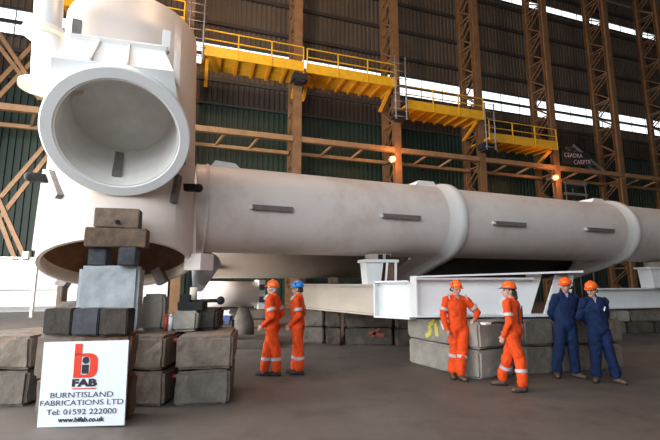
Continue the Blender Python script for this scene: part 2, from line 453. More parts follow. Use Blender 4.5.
def text(body, size, name, m, mw, parent, extr=0.004, bold=0.0, sx=1.0, align='CENTER', shear=0):
    cu = bpy.data.curves.new(name, 'FONT'); cu.body = body; cu.size = size; cu.extrude = extr; cu.align_x = align; cu.offset = bold; cu.shear = shear
    cu.resolution_u = 4
    t = bpy.data.objects.new(name, cu); COL.objects.link(t)
    dg = bpy.context.evaluated_depsgraph_get()
    me = bpy.data.meshes.new_from_object(t.evaluated_get(dg))
    bpy.data.objects.remove(t)
    me.materials.clear(); me.materials.append(m)
    me.transform(mw @ Matrix.Diagonal((sx, 1, 1, 1)))
    o = bpy.data.objects.new(name, me); COL.objects.link(o); o.parent = parent; o.matrix_parent_inverse = MWI(parent)
    return o
# chalk writing on a dark panel behind the columns
cc = px(577, 158, 31.4)
root = thing('wall_writing_panel', cc, 'dark panel with two lines of faint pink handwritten letters', 'sign')
Rw = Matrix((U, Z, -W)).transposed().to_4x4()
mb = MB(); mb.box(cc+W*0.06, (2.9, 0.05, 1.1), BASE); mb.build('panel', M['black'], root)
text('CEADRA', 0.50, 'lettering', M['chalk'], Matrix.Translation(cc+U*-0.35+Z*0.02) @ Rw @ Matrix.Rotation(0.05, 4, 'Z'), root, sx=1.0)
text('CARPTR', 0.50, 'lettering', M['chalk'], Matrix.Translation(cc+U*0.55-Z*0.46) @ Rw @ Matrix.Rotation(0.1, 4, 'Z'), root, sx=1.0)

# ------------------------------------------------------------------ tubular node
MC = px(119.5, 136.5, 6.05)                                        # centre of the brace mouth
az = math.radians(-26.5); el = math.radians(38)
BD = V((math.sin(az)*math.cos(el), math.cos(az)*math.cos(el), math.sin(el)))   # inwards
BR = V((math.cos(az), -math.sin(az), 0))
BU = BR.cross(BD).normalized()
RB = 1.055
LT = math.radians(9)
LA = V((math.sin(az)*math.sin(LT)-0.008, math.cos(az)*math.sin(LT), math.cos(LT))).normalized()     # leg axis, leaning away
LC = px(119.5, 266, 7.75)                                        # centre of the leg's lower opening
RL = 1.315
LLEN = 5.25
node = thing('jacket_node', V((LC.x, LC.y, 0)), 'huge white tubular steel node with open round mouth facing us, top left', 'steel node')
mb = MB()
def ring_pts(c, ax, r, n=96):
    x = BR-ax*BR.dot(ax); x.normalize(); y = ax.cross(x)
    return [c+(x*math.cos(2*PI*i/n)+y*math.sin(2*PI*i/n))*r for i in range(n)]
Lt = LC+LA*LLEN
mb.mi = 0
AW = V((math.sin(az), math.cos(az), 0))
def obl(c, r): return [p-LA*(0.165*(p-c).dot(AW)) for p in ring_pts(c, LA, r)]
mb.rings([obl(LC, RL), obl(LC+LA*0.02, RL+0.012), ring_pts(Lt, LA, RL+0.012)], cap=False)
mb.rings([ring_pts(Lt, LA, RL+0.012), ring_pts(Lt, LA, RL-0.06)], cap=False, smooth=False)
mb.mi = 1
mb.rings([ring_pts(Lt, LA, RL-0.06), obl(LC+LA*0.22, RL-0.06)], cap=False)
mb.mi = 2
mb.rings([obl(LC+LA*0.22, RL-0.06), obl(LC+LA*0.215, RL-0.065), obl(LC, RL-0.065)], cap=False)
mb.rings([obl(LC, RL-0.065), obl(LC, RL)], cap=False, smooth=False)
leg = mb.build('leg_tube', [M['legpaint'], M['rustin'], M['cream']], node)
mb = MB(); mb.tube(MC-BD*0.2, MC+BD*2.05, RB-0.10, n=96)
cut_me = mb.mesh('cut', M['inner']); cut = bpy.data.objects.new('cut', cut_me); COL.objects.link(cut)
bo = leg.modifiers.new('b', 'BOOLEAN'); bo.operation = 'DIFFERENCE'; bo.object = cut; bo.solver = 'EXACT'
new_me = bpy.data.meshes.new_from_object(leg.evaluated_get(bpy.context.evaluated_depsgraph_get()))
leg.modifiers.clear(); leg.data = new_me; bpy.data.objects.remove(cut)
# brace tube and mouth ring
mb = MB(); e = MC+BD*2.1
mb.tube(MC+BD*0.02, e, RB-0.03, n=96, ri=RB-0.2, mi_in=1); mb.build('brace_tube', [M['white'], M['inner']], node)
mb = MB()
prof = [(RB-0.18, 0.3), (RB-0.18, 0.015), (RB-0.165, 0), (RB-0.02, 0), (RB, 0.02), (RB, 0.22), (RB-0.03, 0.23)]
rows = []
for r, t in prof: rows.append([MC+BD*t+(BR*math.cos(a)+BU*math.sin(a))*r for a in [2*PI*i/96 for i in range(96)]])
mb.rings(rows, cap=False); mr = mb.build('mouth_ring', M['beam'], node)
md = mr.modifiers.new('w', 'EDGE_SPLIT'); md.split_angle = 0.6
mb = MB(); c = MC+BD*1.62; mb.tube(c, c+BD*0.04, RB-0.19, n=64); mb.build('inner_plate', M['inner'], node)
# saddle over the brace
SR = math.radians(6); BRs = BR*math.cos(SR)+BU*math.sin(SR); BUs = BU*math.cos(SR)-BR*math.sin(SR)
def bp(r, u, t): return MC+BRs*r+BUs*u+BD*t
mb = MB()
TB = 1.42
ub = RB+0.02
def sad(hw0, hw1, utop, t):
    arcp = [bp(hw1*q, math.sqrt(0.95**2-(hw1*q)**2), t) for q in [-1+2*i/12 for i in range(13)]]
    topp = [bp(hw0*q, utop, t) for q in [1-2*i/12 for i in range(13)]]
    return arcp+topp
mb.rings([sad(0.80, 0.90, ub-0.03, 0.18), sad(0.70, 0.76, ub+0.06, TB)], smooth=False)
mb.build('saddle_plate', M['beam'], node)
mb = MB(); mb.bar(bp(-0.80, ub+0.06, TB), bp(0.74, ub+0.06, TB), 0.12, 0.14, up=BU); mb.build('saddle_bar', M['white'], node, 0.015)
for sx, hh in ((-0.66, 0.36), (0.72, 0.40)):
    mb = MB(); mb.bar(bp(sx, ub+0.02, TB+0.05), bp(sx, ub+0.02, TB+0.05)+Z*hh, 0.10, 0.13, up=BR); mb.build('guide_post', M['lug'] if sx < 0 else M['white'], node, 0.01)
for sx in (-0.3, 0.14):
    mb = MB(); mb.bar(bp(sx*1.1, ub-0.01, 0.22), bp(sx, ub+0.07, TB), 0.03, 0.05, up=BU); mb.build('weld_rib', M['white'], node)
# lugs on brace and inside it
def lug_on(ang, t0, t1, r, m, w=0.12, h=0.12):
    dr = BR*math.cos(ang)+BU*math.sin(ang)
    mb = MB(); mb.bar(MC+BD*t0+dr*r, MC+BD*t1+dr*r, w, h, up=dr); return mb.build('lug_strip', m, node, 0.012)
lug_on(math.radians(-92), 0.32, 1.25, RB-0.24, M['lug'], 0.14, 0.10)
def leg_hit(x, y, r=RL):                     # first point of the leg's surface seen at a pixel
    d = 5.5
    while d < 9.5:
        q = px(x, y, d); t = (q-LC).dot(LA)
        if ((q-LC)-LA*t).length < r: return q
        d += 0.01
    return px(x, y, 7.4)
for q0, q1 in (((51, 172), (60, 197)), ((178, 176), (173, 203)), ((184, 148), (181, 164))):
    a, b = leg_hit(*q0, RL+0.05), leg_hit(*q1, RL+0.05); t = (a-LC).dot(LA); n_ = ((a-LC)-LA*t).normalized()
    mb = MB(); mb.bar(a, b, 0.10, 0.13, up=n_); mb.build('lug_strip', M['lug'], node, 0.012)
mb = MB(); pp = bp(0, -RB-0.02, 0.05)
mb.poly([pp+BR*-0.16, pp+BR*0.16, pp+BR*0.10-BU*0.20, pp-BU*0.30, pp+BR*-0.10-BU*0.2], BD*0.16); mb.build('lifting_eye', M['white'], node, 0.02)
# black clamps at both sides
for q, s_ in (((44, 178), -1), ((188, 187), 1)):
    c = leg_hit(*q, RL+0.08); t = (c-LC).dot(LA); n_ = ((c-LC)-LA*t).normalized()
    mb = MB(); mb.bar(c-n_*0.12-BR*0.1*s_, c+BR*0.17*s_, 0.11, 0.14); mb.ell(c+BR*0.19*s_, (0.1, 0.1, 0.09), 12); mb.build('clamp', M['black'], node, 0.02)
# side fins
for sg, h0, h1 in ((1, 0.1, 1.6), (-1, 0.25, 1.75)):
    mb = MB(); sd = BR*sg*0.985-AW*0.17; mb.bar(LC+LA*h0+sd*(RL+0.02), LC+LA*h1+sd*(RL+0.02), 0.12, 0.08, up=BR); mb.build('edge_fin', M['pipe'] if sg > 0 else M['white'], node, 0.01)
mb = MB(); mb.box(px(199, 262, 8.0), (0.42, 0.35, 0.32), rotz(az)); mb.build('foot_bracket', M['pipe'], node, 0.015)
for q, R_ in (((66, 279), 0.5), ((160, 276), -0.5)):
    mb = MB(); mb.box(px(*q, 8.75), (0.2, 0.2, 0.34), Matrix.Rotation(R_, 3, 'Y')); mb.build('stop_lug', M['lug'], node, 0.015)
# side pipe with two gussets
pt = px(50, -14, 6.7); pb = px(44.5, 91, 6.5)
mb = MB(); mb.tube(pb, pt, 0.205, 0.225, n=40); mb.build('side_pipe', M['white'], node)
def gusset(q, d, ext, r):
    c = px(*q, d); tgt = V((LC.x, LC.y, c.z))+LA*(c.z-LC.z)
    tgt.z = c.z; ext = (tgt-c).length-RL-0.12; h = (tgt-c).normalized(); p = V((-h.y, h.x, 0))
    pts = []
    for i in range(17):
        a = PI/2+PI*i/16
        pts.append(c+h*math.cos(a)*r+p*math.sin(a)*r)
    pts += [c-p*(r*0.72)+h*0.35, c-p*r*1.25+h*ext, c+p*r*1.25+h*ext, c+p*(r*0.72)+h*0.35]
    mb = MB(); mb.poly(pts, Z*0.08); return mb.build('pipe_gusset', M['cream'], node)
gusset((45, 90), 6.5, 1.25, 0.38); gusset((48, 38), 6.62, 1.3, 0.38)
# lattice at the top back of the node
mb = MB(); mb.box(px(136, 0, 7.4), (0.12, 0.12, 0.3)); mb.build('top_lug', M['white'], node, 0.01)
mb = MB(); mb.box(px(88, 7, 7.6), (0.12, 0.12, 0.3)); mb.build('top_lug', M['white'], node, 0.01)

# ------------------------------------------------------------------ long twin tube
pa = math.radians(20.9)
PU = V((math.cos(pa), math.sin(pa), 0)); PW = V((-PU.y, PU.x, 0))
P0 = V((px(205, 212, 9.3).x, 9.3, 0))
ZC = 3.45; RP = 1.02
def tp(s, w, z): return P0+PU*s+PW*w+Z*z
def s_at(x, w=0.0, z=None):
    z = ZC if z is None else z                        # distance along the tube where its axis crosses pixel column x
    t = (x-330)/FPX
    lo, hi = -3.0, 40.0
    for _ in range(50):
        m_ = (lo+hi)/2; q = tp(m_, w, z); X = q.x/(q.y*CP+(z-CAM_Z)*SP)
        if X < t: lo = m_
        else: hi = m_
    return lo
tube = thing('twin_tube', tp(6, 0, 0), 'long white steel tube with thick collars running right across the hall', 'steel tube')
s1, s2 = s_at(443), s_at(608)
B2 = (1.95, 2.83)                          # second tube: offset away and height
R2 = 0.98
def circ(s, w, z, r, n=72): return [tp(s, w+r*math.cos(2*PI*i/n), z+r*math.sin(2*PI*i/n)) for i in range(n)]
def section(sa, sb, r, name='tube_section', m='pipe'):
    mb = MB(); mb.rings([circ(sa, 0, ZC, r), circ(sb, 0, ZC, r)], cap=False)
    mb.rings([circ(sb, 0, ZC, r), circ(sb, 0, ZC, r-.06)], cap=False, smooth=False); mb.rings([circ(sb, 0, ZC, r-.06), circ(sa, 0, ZC, r-.06)], cap=False)
    mb.rings([circ(sa, 0, ZC, r-.06), circ(sa, 0, ZC, r)], cap=False, smooth=False)
    return mb.build(name, M[m], tube)
section(-0.25, s1, RP); section(s1, s2, RP-0.01); section(s2, s2+22, RP-0.02)
mb = MB(); mb.rings([circ(-0.05, 0, ZC, RP+0.025), circ(0.02, 0, ZC, RP+0.025)]); mb.build('end_band', M['pipe'], tube)
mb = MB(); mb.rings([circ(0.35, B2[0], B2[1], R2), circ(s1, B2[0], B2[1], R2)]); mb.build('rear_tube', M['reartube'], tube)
mb = MB(); mb.rings([circ(s1+0.05, B2[0], B2[1], R2), circ(s2, B2[0], B2[1], R2)]); mb.build('rear_tube', M['tubeshade'], tube, label='added dark tube standing in for shade between the two collars')  # added length of tube, painted dark to fill the unlit gap
# collars: a wrap around both tubes
from mathutils.geometry import convex_hull_2d
def hull(s, r1_, r2_, n=180, f=1.0):
    pts = [(r1_*math.cos(2*PI*i/120), ZC+r1_*math.sin(2*PI*i/120)) for i in range(120)]
    pts += [(B2[0]*f+r2_*math.cos(2*PI*i/120), ZC+(B2[1]-ZC)*f+r2_*math.sin(2*PI*i/120)) for i in range(120)]
    h = [pts[i] for i in convex_hull_2d([V(p) for p in pts])]
    L = [0]
    for a, b in zip(h, h[1:]+h[:1]): L.append(L[-1]+math.dist(a, b))
    out = []; j = 0
    for i in range(n):
        t = L[-1]*i/n
        while L[j+1] < t: j += 1
        f = (t-L[j])/(L[j+1]-L[j]+1e-9); a = h[j]; b = h[(j+1) % len(h)]
        out.append((a[0]+(b[0]-a[0])*f, a[1]+(b[1]-a[1])*f))
    k_ = max(range(n), key=lambda i: -out[i][0])
    return [tp(s, *p) for p in out[k_:]+out[:k_]]
for sc_, wd in ((s1, 1.15), (s2, 1.1)):
    mb = MB()
    f0 = 1.0 if wd < 1.2 else 0.02
    mb.rings([hull(sc_-wd, RP+0.005, R2+0.005, f=f0), hull(sc_-wd*0.7, RP+0.012, R2+0.01, f=(f0*2+1)/3), hull(sc_-0.55, RP+0.03, R2+0.03)], cap=False)
    mb.mi = 1
    mb.rings([hull(sc_-0.55, RP+0.03, R2+0.03), hull(sc_-0.38, RP+0.05, R2+0.05), hull(sc_-0.27, RP+0.085, R2+0.085), hull(sc_-0.2, RP+0.11, R2+0.11), hull(sc_-0.03, RP+0.115, R2+0.115), hull(sc_, RP+0.09, R2+0.09), hull(sc_+0.0, RP-0.02, R2-0.05)], cap=True)
    cl = mb.build('collar_wrap', [M['pipe'], M['white']], tube)
    md = cl.modifiers.new('w', 'EDGE_SPLIT'); md.split_angle = 1.0
    mb = MB(); mb.poly([tp(sc_-wd+0.1, -0.25, ZC+RP-0.02), tp(sc_-0.35, -0.25, ZC+RP-0.02), tp(sc_-0.45, -0.25, ZC+RP+0.12), tp(sc_-wd+0.2, -0.25, ZC+RP+0.12)], PW*0.6)
    mb.build('top_pad', M['white'], tube, 0.03)
mb = MB(); mb.poly([tp(0.05, -0.4, ZC+RP-0.1), tp(0.75, -0.4, ZC+RP-0.1), tp(0.6, -0.4, ZC+RP+0.03), tp(0.15, -0.4, ZC+RP+0.06)], PW*0.6); mb.build('top_pad', M['white'], tube, 0.03)
# lugs
def tube_lug(x0, x1, y, r=RP):
    w = -r*0.9; zt = 0
    for _ in range(4):
        sa, sb = s_at(x0, w, ZC+zt), s_at(x1, w, ZC+zt)
        q = tp((sa+sb)/2, w, 0); zt = px((x0+x1)/2, y, q.y).z-ZC
        zt = max(-r*0.9, min(r*0.9, zt)); w = -math.sqrt(r*r-zt*zt)
    n = (PW*w+Z*zt).normalized()
    mb = MB(); mb.bar(tp(sa, w, ZC+zt)+n*0.04, tp(sb, w, ZC+zt)+n*0.04, 0.11, 0.1, up=n); o = mb.build('lug_strip', M['lug'], tube, 0.012, label='rust grey lug strip on the tube side')
    mb = MB(); mb.bar(tp(sa-0.06, w, ZC+zt)+n*0.03, tp(sa, w, ZC+zt)+n*0.03, 0.08, 0.07, up=n); mb.build('lug_end', M['paper'], o)
tube_lug(252, 292, 208.5); tube_lug(382, 419, 217); tube_lug(494, 524, 224); tube_lug(586, 612, 230)
mb = MB(); a = px(216, 260, 10.6); b = px(211, 272, 10.5); mb.bar(a, b, 0.12, 0.12); mb.build('lug_strip', M['lug'], tube, 0.01)
# rounded foot under the tube's left end
mb = MB(); a = px(206, 262, 9.6); b = px(198, 288, 9.0); mb.tube(b, a, 0.12, 0.34, n=32); mb.build('support_cone', M['greyp'], tube)

# lower tube behind
root = thing('lower_tube', px(232, 294, 12.2), 'short pale tube with bolted end flange, low behind the two orange workers', 'steel tube')
a, b = px(204, 294, 12.0), px(257, 294, 12.6)
mb = MB(); mb.tube(a, b, 0.375, n=48); mb.ell(a, (0.2, 0.2, 0.37), 20); mb.build('tube_body', M['pipe'], root)
dv = (b-a).normalized()
mb = MB(); mb.box(b+dv*0.08, (0.2, 0.62, 0.86), rotz(math.atan2(dv.y, dv.x))); mb.build('end_flange', M['paper'], root, 0.015)
for dz in (-0.16, 0.2):
    mb = MB(); mb.box(px(262, 294, 12.35)+Z*dz, (0.16, 0.12, 0.17)); mb.build('bolt_socket', M['black'], root, 0.02)

# ------------------------------------------------------------------ blocks
def block(name, c, size, rz, m, label, cat='concrete block', group=None, rough=0.02, bev=0.04, seed=0, tilt=0.0, skew=None, parent=None):
    mb = MB(); mb.box((0, 0, 0), size)
    bm = mb.bm
    bmesh.ops.bevel(bm, geom=list(bm.edges), offset=bev, segments=2, affect='EDGES')
    for it in range(3):
        le = [e_ for e_ in bm.edges if e_.calc_length() > 0.16]
        if le: bmesh.ops.subdivide_edges(bm, edges=le, cuts=1, use_grid_fill=True)
    bmesh.ops.triangulate(bm, faces=[f for f in bm.faces if len(f.verts) > 4])
    for v in bm.verts:
        p = v.co*3.0+V((seed*7.3, seed*3.1, seed))
        v.co += V(noise.noise_vector(p))*rough+V(noise.noise_vector(p*3))*rough*0.5
        if skew: v.co.x += skew*(v.co.y)
    for f in bm.faces: f.smooth = False
    o = mb.build(name, M[m])
    o.location = c; o.rotation_euler = (tilt, 0, rz)
    return tag(o, label, cat, group)

def blk(name, x0, x1, yb, z0, z1, dep, m, label, rz=0.0, d=None, seed=0, group=None, cat='concrete block', **k_):
    """block whose front face spans pixel columns x0..x1; front at distance d (or where pixel row yb meets z0)"""
    if d is None: d = pz((x0+x1)/2, yb, z0).y
    a = px(x0, 250, d); b = px(x1, 250, d); zc = (z0+z1)/2
    o = d*CP+(zc-CAM_Z)*SP
    xa = (x0-330)/FPX*o; xb = (x1-330)/FPX*o
    c = V(((xa+xb)/2, d, zc))+rotz(rz) @ V((0, dep/2, 0))
    return block(name, c, ((xb-xa)/max(0.6, math.cos(rz)), dep, z1-z0), rz, m, label, cat, group, seed=seed, **k_)
GP = 'rust stained blocks of the left platform'
H = 0.49
PT = 2*H+0.005
# left platform
d0 = 6.08
blk('concrete_block', -34, 25, 0, 0, H, 1.15, 'conc', 'lower concrete block at bottom left edge of photo, left of the sign', d=d0, seed=1, rz=0.03)
blk('concrete_block', -34, 29, 0, H+.02, 2*H, 1.15, 'concr', 'upper concrete block at left edge of photo, left of the sign', d=d0, seed=2, rz=0.03)
blk('concrete_block', 42, 84, 0, 0, H, 1.1, 'conc', 'lower concrete block just behind the left edge of the sign', d=d0+0.45, seed=3)
blk('concrete_block', 46, 84, 0, H+.02, 2*H, 1.1, 'concr', 'upper concrete block just behind the left edge of the sign', d=d0+0.45, seed=4)
blk('concrete_block', 88, 163, 0, 0, H, 1.15, 'concr', 'lower rusty concrete block just right of the sign', d=d0, seed=5, rz=0.0)
blk('concrete_block', 88, 164, 0, H+.02, 2*H, 1.15, 'concr', 'upper rusty concrete block just right of the sign', d=d0, seed=6, rz=0.0)
blk('concrete_block', 176, 228, 0, 0, H, 1.1, 'conc', 'lower grey concrete block at right end of the left platform', d=d0+0.08, seed=7, rz=0.16)
blk('concrete_block', 177, 231, 0, H+.02, 2*H, 1.1, 'concr', 'upper concrete block with orange rust streaks, right end of left platform', d=d0+0.05, seed=8, rz=0.16)
for (x0, x1, y, lab, mm) in ((160, 180, 340, 'upper rust brown rod in gap between right platform blocks', 'redrod'), (158, 180, 376, 'lower rust brown rod in gap between right platform blocks', 'redrod'),
                             (22, 42, 344, 'red rod between blocks left of the sign, upper', 'redrod'), (20, 42, 374, 'red rod between blocks left of the sign, lower', 'redrod')):
    mb = MB(); mb.tube(px(x0, y, d0+0.35), px(x1, y, d0+0.35), 0.035, n=12); tag(mb.build('tie_rod', M[mm]), lab, 'rod', 'tie rods between the platform blocks')
# sign stack
rs = math.radians(5)
blk('concrete_block', 37, 127, 0, 0, 0.55, 0.30, 'concr', 'lower concrete block directly behind the white sign', d=5.49, seed=9, rz=rs)
blk('concrete_block', 37, 127, 0, 0.55, 1.09, 0.30, 'concr', 'upper concrete block directly behind the white sign', d=5.49, seed=10, rz=rs)
for i, (x0, x1, m_, lab) in enumerate(((43, 71, 'woodd', 'dark brown timber block above the sign, left of three'), (71.5, 98, 'darkblue', 'blue black timber block above the sign, middle of three'), (98.5, 127, 'woodd', 'dark brown timber block above the sign, right of three'))):
    blk('timber_block', x0, x1, 0, 1.09, 1.425, 0.22, m_, lab, d=5.44, seed=11+i, cat='timber block', group='timber blocks above the sign', bev=0.015, rough=0.008)
# sign board
sg_d = 4.86
bl, br_ = pz(36.8, 427.5, 0.0), pz(124.0, 427.5, 0.0)
tl_, tr_ = px(41.5, 342, 0), px(127, 341.5, 0)
br_.y = bl.y; rzs = 0.0
wS = (br_-bl).length; hS = px(84, 341.8, (bl.y+br_.y)/2).z*0.992
sign = thing('sign_board', (bl+br_)/2, 'white company sign board leaning on blocks, red and black logo and phone number', 'sign', rz=0)
lean = math.radians(0.8)
Rs = Matrix.Rotation(rzs, 3, 'Z') @ Matrix.Rotation(-lean, 3, 'X') @ Matrix.Rotation(math.radians(-1.4), 3, 'Y')
sx_, sy_, sz_ = Rs @ V((1, 0, 0)), Rs @ V((0, 1, 0)), Rs @ V((0, 0, 1))
o0 = bl+sx_*(wS/2)
mb = MB(); mb.box(o0+sz_*hS/2+sy_*0.012, (wS, 0.024, hS), Rs); mb.build('board', M['board'], sign, 0.004)
SM = Matrix((sx_, sz_, -sy_)).transposed().to_4x4()
def sp(u, v): return o0+sx_*(u*wS)+sz_*(v*hS)-sy_*0.003        # u -.5..0.5, v 0..1
def stext(body, size, u, v, m, bold=0, sx=1.0):
    return text(body, size, 'lettering', m, Matrix.Translation(sp(u, v)) @ SM, sign, 0.003, bold, sx)
def flat(pts, m, name='logo'):
    mb = MB(); mb.poly([sp(*p) for p in pts], -sy_*0.004); return mb.build(name, m, sign)
# logo: red b around a black i
cu_, cv_ = 0.035, 0.71
k2 = wS/hS
def arc(cx, cv, ru, rv, a0, a1, n=20): return [(cx+ru*math.cos(a0+(a1-a0)*i/n), cv+rv*math.sin(a0+(a1-a0)*i/n)) for i in range(n+1)]
mb = MB()
ub0, ub1, vb0, vb1 = -0.125, 0.155, 0.565, 0.855
# bowl of the b as an outer rounded block with an inner opening, built as a band
outer = []; inner = []
bw = 0.055
pts_o = [(ub0, vb0)]+arc(0.055, vb0+0.09, 0.095, 0.09, -PI/2, 0, 10)+arc(0.055, vb0+0.20, 0.095, 0.09, 0, PI/2, 10)+[(ub0, vb0+0.29)]
pts_i = [(-0.042, vb0+0.036)]+arc(0.012, vb0+0.09, 0.052, 0.054, -PI/2, 0, 10)+arc(0.012, vb0+0.20, 0.052, 0.054, 0, PI/2, 10)+[(-0.042, vb0+0.254)]
A = [sp(*p) for p in pts_o]; B = [sp(*p) for p in pts_i]
off = -sy_*0.004
mb.rings([A, B, [p+off for p in B], [p+off for p in A]], loop=True, smooth=False)
mb.build('logo', M['red'], sign, label='red letter b of the logo')
flat([(ub0, vb0+0.27), (-0.042, vb0+0.27), (-0.042, 0.972), (ub0, 0.972)], M['red'])
flat([(-0.028, vb0+0.048), (0.05, vb0+0.048), (0.05, vb0+0.155), (-0.028, vb0+0.155)], M['ink'])
flat(arc(0.011, vb0+0.207, 0.040, 0.040*k2, 0, 2*PI, 24)[:-1], M['ink'])
stext('FAB', 0.118, 0.007, 0.466, M['ink'], 0.006, 1.55)
flat([(-0.125, 0.432), (0.15, 0.432), (0.15, 0.444), (-0.125, 0.444)], M['red'])
stext('BURNTISLAND', 0.092, -0.012, 0.335, M['inkgrey'], -0.001, 1.30)
stext('FABRICATIONS LTD', 0.092, -0.006, 0.245, M['inkgrey'], -0.001, 1.27)
stext('Tel: 01592 222000', 0.092, 0.0, 0.140, M['inkgrey'], -0.0005, 1.25)
stext('www.bifab.co.uk', 0.075, 0.0, 0.055, M['ink'], 0.002, 1.12)
# pier below the mouth
blk('concrete_block', 80, 134, 0, PT, 2.015, 0.5, 'greyp', 'pale grey painted concrete cube propping the node, above the sign', d=6.2, seed=21, rz=math.radians(15), bev=0.05, rough=0.009)
GW = 'timbers packed between the grey cube and the round mouth'
blk('timber_block', 89, 105, 0, 2.02, 2.295, 0.36, 'darkblue', 'blue black block on the grey cube, left of two', d=6.2, seed=22, rz=math.radians(15), cat='timber block', group=GW, bev=0.012, rough=0.006)
blk('timber_block', 119, 134.5, 0, 2.02, 2.295, 0.36, 'darkblue', 'blue black block on the grey cube, right of two', d=6.14, seed=23, rz=math.radians(15), cat='timber block', group=GW, bev=0.012, rough=0.006)
blk('timber_beam', 88.5, 143, 0, 2.30, 2.595, 0.30, 'wood', 'wide brown timber beam lying on the two blue black blocks', d=6.15, seed=24, rz=math.radians(15), cat='timber', group=GW, bev=0.012, rough=0.008)
blk('timber_beam', 97, 136.5, 0, 2.60, 2.90, 0.28, 'woodl', 'shorter pale timber block with a bolt hole, topmost under the mouth', d=6.15, seed=25, rz=math.radians(15), cat='timber', group=GW, bev=0.012, rough=0.008)
mb = MB(); mb.tube(px(117.5, 222, 6.12), px(117.5, 222, 6.3), 0.035, n=12)
bh = mb.build('bolt_hole', M['black']); bh.parent = bpy.data.objects['timber_beam.001']; bh.matrix_parent_inverse = MWI(bh.parent)
# things standing on the platform
blk('concrete_block', 142, 163, 0, PT, 1.56, 0.4, 'concl', 'yellowish concrete block standing on the left platform behind grey cube', d=6.8, rz=0.2, seed=31)
blk('concrete_block', 172, 197, 0, PT, 1.31, 0.5, 'concl', 'low pale concrete block under the black jack', d=6.6, seed=32)
blk('concrete_block', 56, 80, 0, PT, 1.44, 0.5, 'conc', 'small concrete block left of the grey cube under the open leg', d=6.95, seed=33)
blk('timber_post', 55, 61, 0, PT, 1.70, 0.15, 'concr', 'thin rust brown post at left of the open leg', d=7.0, seed=34, cat='post', bev=0.01, rough=0.004)
blk('timber_block', 197, 216, 0, PT, 1.33, 0.5, 'woodd', 'dark block beside the low pale block, behind platform end', d=6.75, seed=35, cat='timber block')
root = thing('hydraulic_jack', px(192, 310, 6.8), 'black hydraulic jack with side handle on the low pale block', 'jack')
jc = px(193, 303, 6.85)
mb = MB(); mb.box(jc-Z*0.04, (0.40, 0.3, 0.13)); mb.box(jc+Z*0.06+V((-0.1, 0, 0)), (0.16, 0.25, 0.16)); mb.build('body', M['black'], root, 0.02)
mb = MB(); mb.tube(jc+Z*0.03, jc+V((0.44, 0, 0.04)), 0.03, n=12); mb.ell(jc+V((0.46, 0, 0.04)), (0.07, 0.07, 0.07), 12); mb.build('handle', M['black'], root)
mb = MB(); mb.tube(jc+Z*0.05, jc+Z*0.26, 0.06, n=16); mb.build('ram', M['cream'], root)
for i, (x, m_, lab) in enumerate(((166, 'redrod', 'small red canister on the platform'), (171, 'paper', 'small white canister beside the red one on the platform'))):
    c = px(x, 318, 6.75); c.z = PT
    mb = MB(); mb.tube(c, c+Z*0.22, 0.035, n=14); mb.tube(c+Z*0.22, c+Z*0.27, 0.035, 0.015, n=14)
    tag(mb.build('canister', M[m_]), lab, 'canister')

# right hand blocks under the white beam
KC = pz(481, 381, 0.0)                     # near corner
GR = 'concrete blocks under the white beam'
def oriented(c0, dirv, L, dep, z0, z1, m, lab, seed, **k_):
    """block with one bottom corner at c0, long side along dirv and depth to its left"""
    a_ = math.atan2(dirv.y, dirv.x); n_ = V((-dirv.y, dirv.x, 0))
    c = V((c0.x, c0.y, (z0+z1)/2))+dirv*(L/2)+n_*(dep/2)
    return block('concrete_block', c, (L, dep, z1-z0), a_, m, lab, group=GR, seed=seed, **k_)
lf = pz(409, 362, 0.0)
dl = (KC-lf); LL = dl.length; dl.normalize()
HB = 0.515
oriented(lf, dl, LL, 0.95, 0, HB, 'concl', 'lower pale concrete block with long side behind the leaning man', 41, rough=0.018)
b41 = oriented(lf+V((-.02, 0, 0)), dl, LL+0.03, 0.95, HB+.03, 2*HB, 'concl', 'upper pale concrete block with yellow and white spray marks', 42, rough=0.018)
rt = pz(626, 371.5, 0.0); dr_ = (rt-KC); dr_.normalize()
st = KC+dr_*0.10+V((-dr_.y, dr_.x, 0))*0.12
xs = [(0.72, 'conc'), (0.86, 'concr'), (0.80, 'concr')]
pos = 0.95
nm = [('lower', 0, HB), ('upper', HB+.03, 2*HB)]
dn = ['just right of the leaning man, behind the worker seen from behind', 'behind the left navy worker', 'at right end behind the right navy worker']
sd = 43
for i, (L_, m_) in enumerate(xs):
    for j, (w_, z0, z1) in enumerate(nm):
        oriented(st+dr_*(pos+0.02*j), dr_, L_-0.04, 0.95, z0, z1, m_, '%s concrete block %s' % (w_, dn[i]), sd, rough=0.016); sd += 1
    pos += L_
# spray marks and scraps
def decal(q0, q1, d, m, w=0.05):
    mb = MB()
    for (a, b) in zip(q0, q1): pass
    return mb
n_l = V((dl.y, -dl.x, 0))
def on_left(t, z): return lf+dl*(LL*t)+n_l*0.022+Z*z
def spray(pts, m, w, par, lab=None):
    mb = MB()
    for a, b in zip(pts, pts[1:]): mb.bar(on_left(*a), on_left(*b), w, 0.006, up=n_l)
    o = mb.build('spray_mark', M[m]); o.parent = par; o.matrix_parent_inverse = MWI(par)
    if lab: o['label'] = lab
spray([(0.30, 0.62), (0.38, 0.72), (0.36, 0.86), (0.45, 0.98), (0.47, 0.66)], 'yspray', 0.09, b41, 'yellow spray paint mark')
spray([(0.52, 1.0), (0.57, 0.82), (0.62, 1.0), (0.68, 0.84)], 'wspray', 0.05, b41, 'white spray paint zigzag')
for (x, y, m_, lab, sz) in ((489, 320, 'paper', 'crumpled white sheet on the block edge right of leaning man', (0.26, 0.16, 0.03)), (497, 320.5, 'black', 'dark strap lying on the block edge', (0.3, 0.1, 0.03))):
    c = px(x, y, 7.3); c.z = 2*HB+0.02
    block('loose_sheet' if m_ == 'paper' else 'strap', c, sz, 0.2, m_, lab, 'scrap', rough=0.02, bev=0.005, seed=int(x))

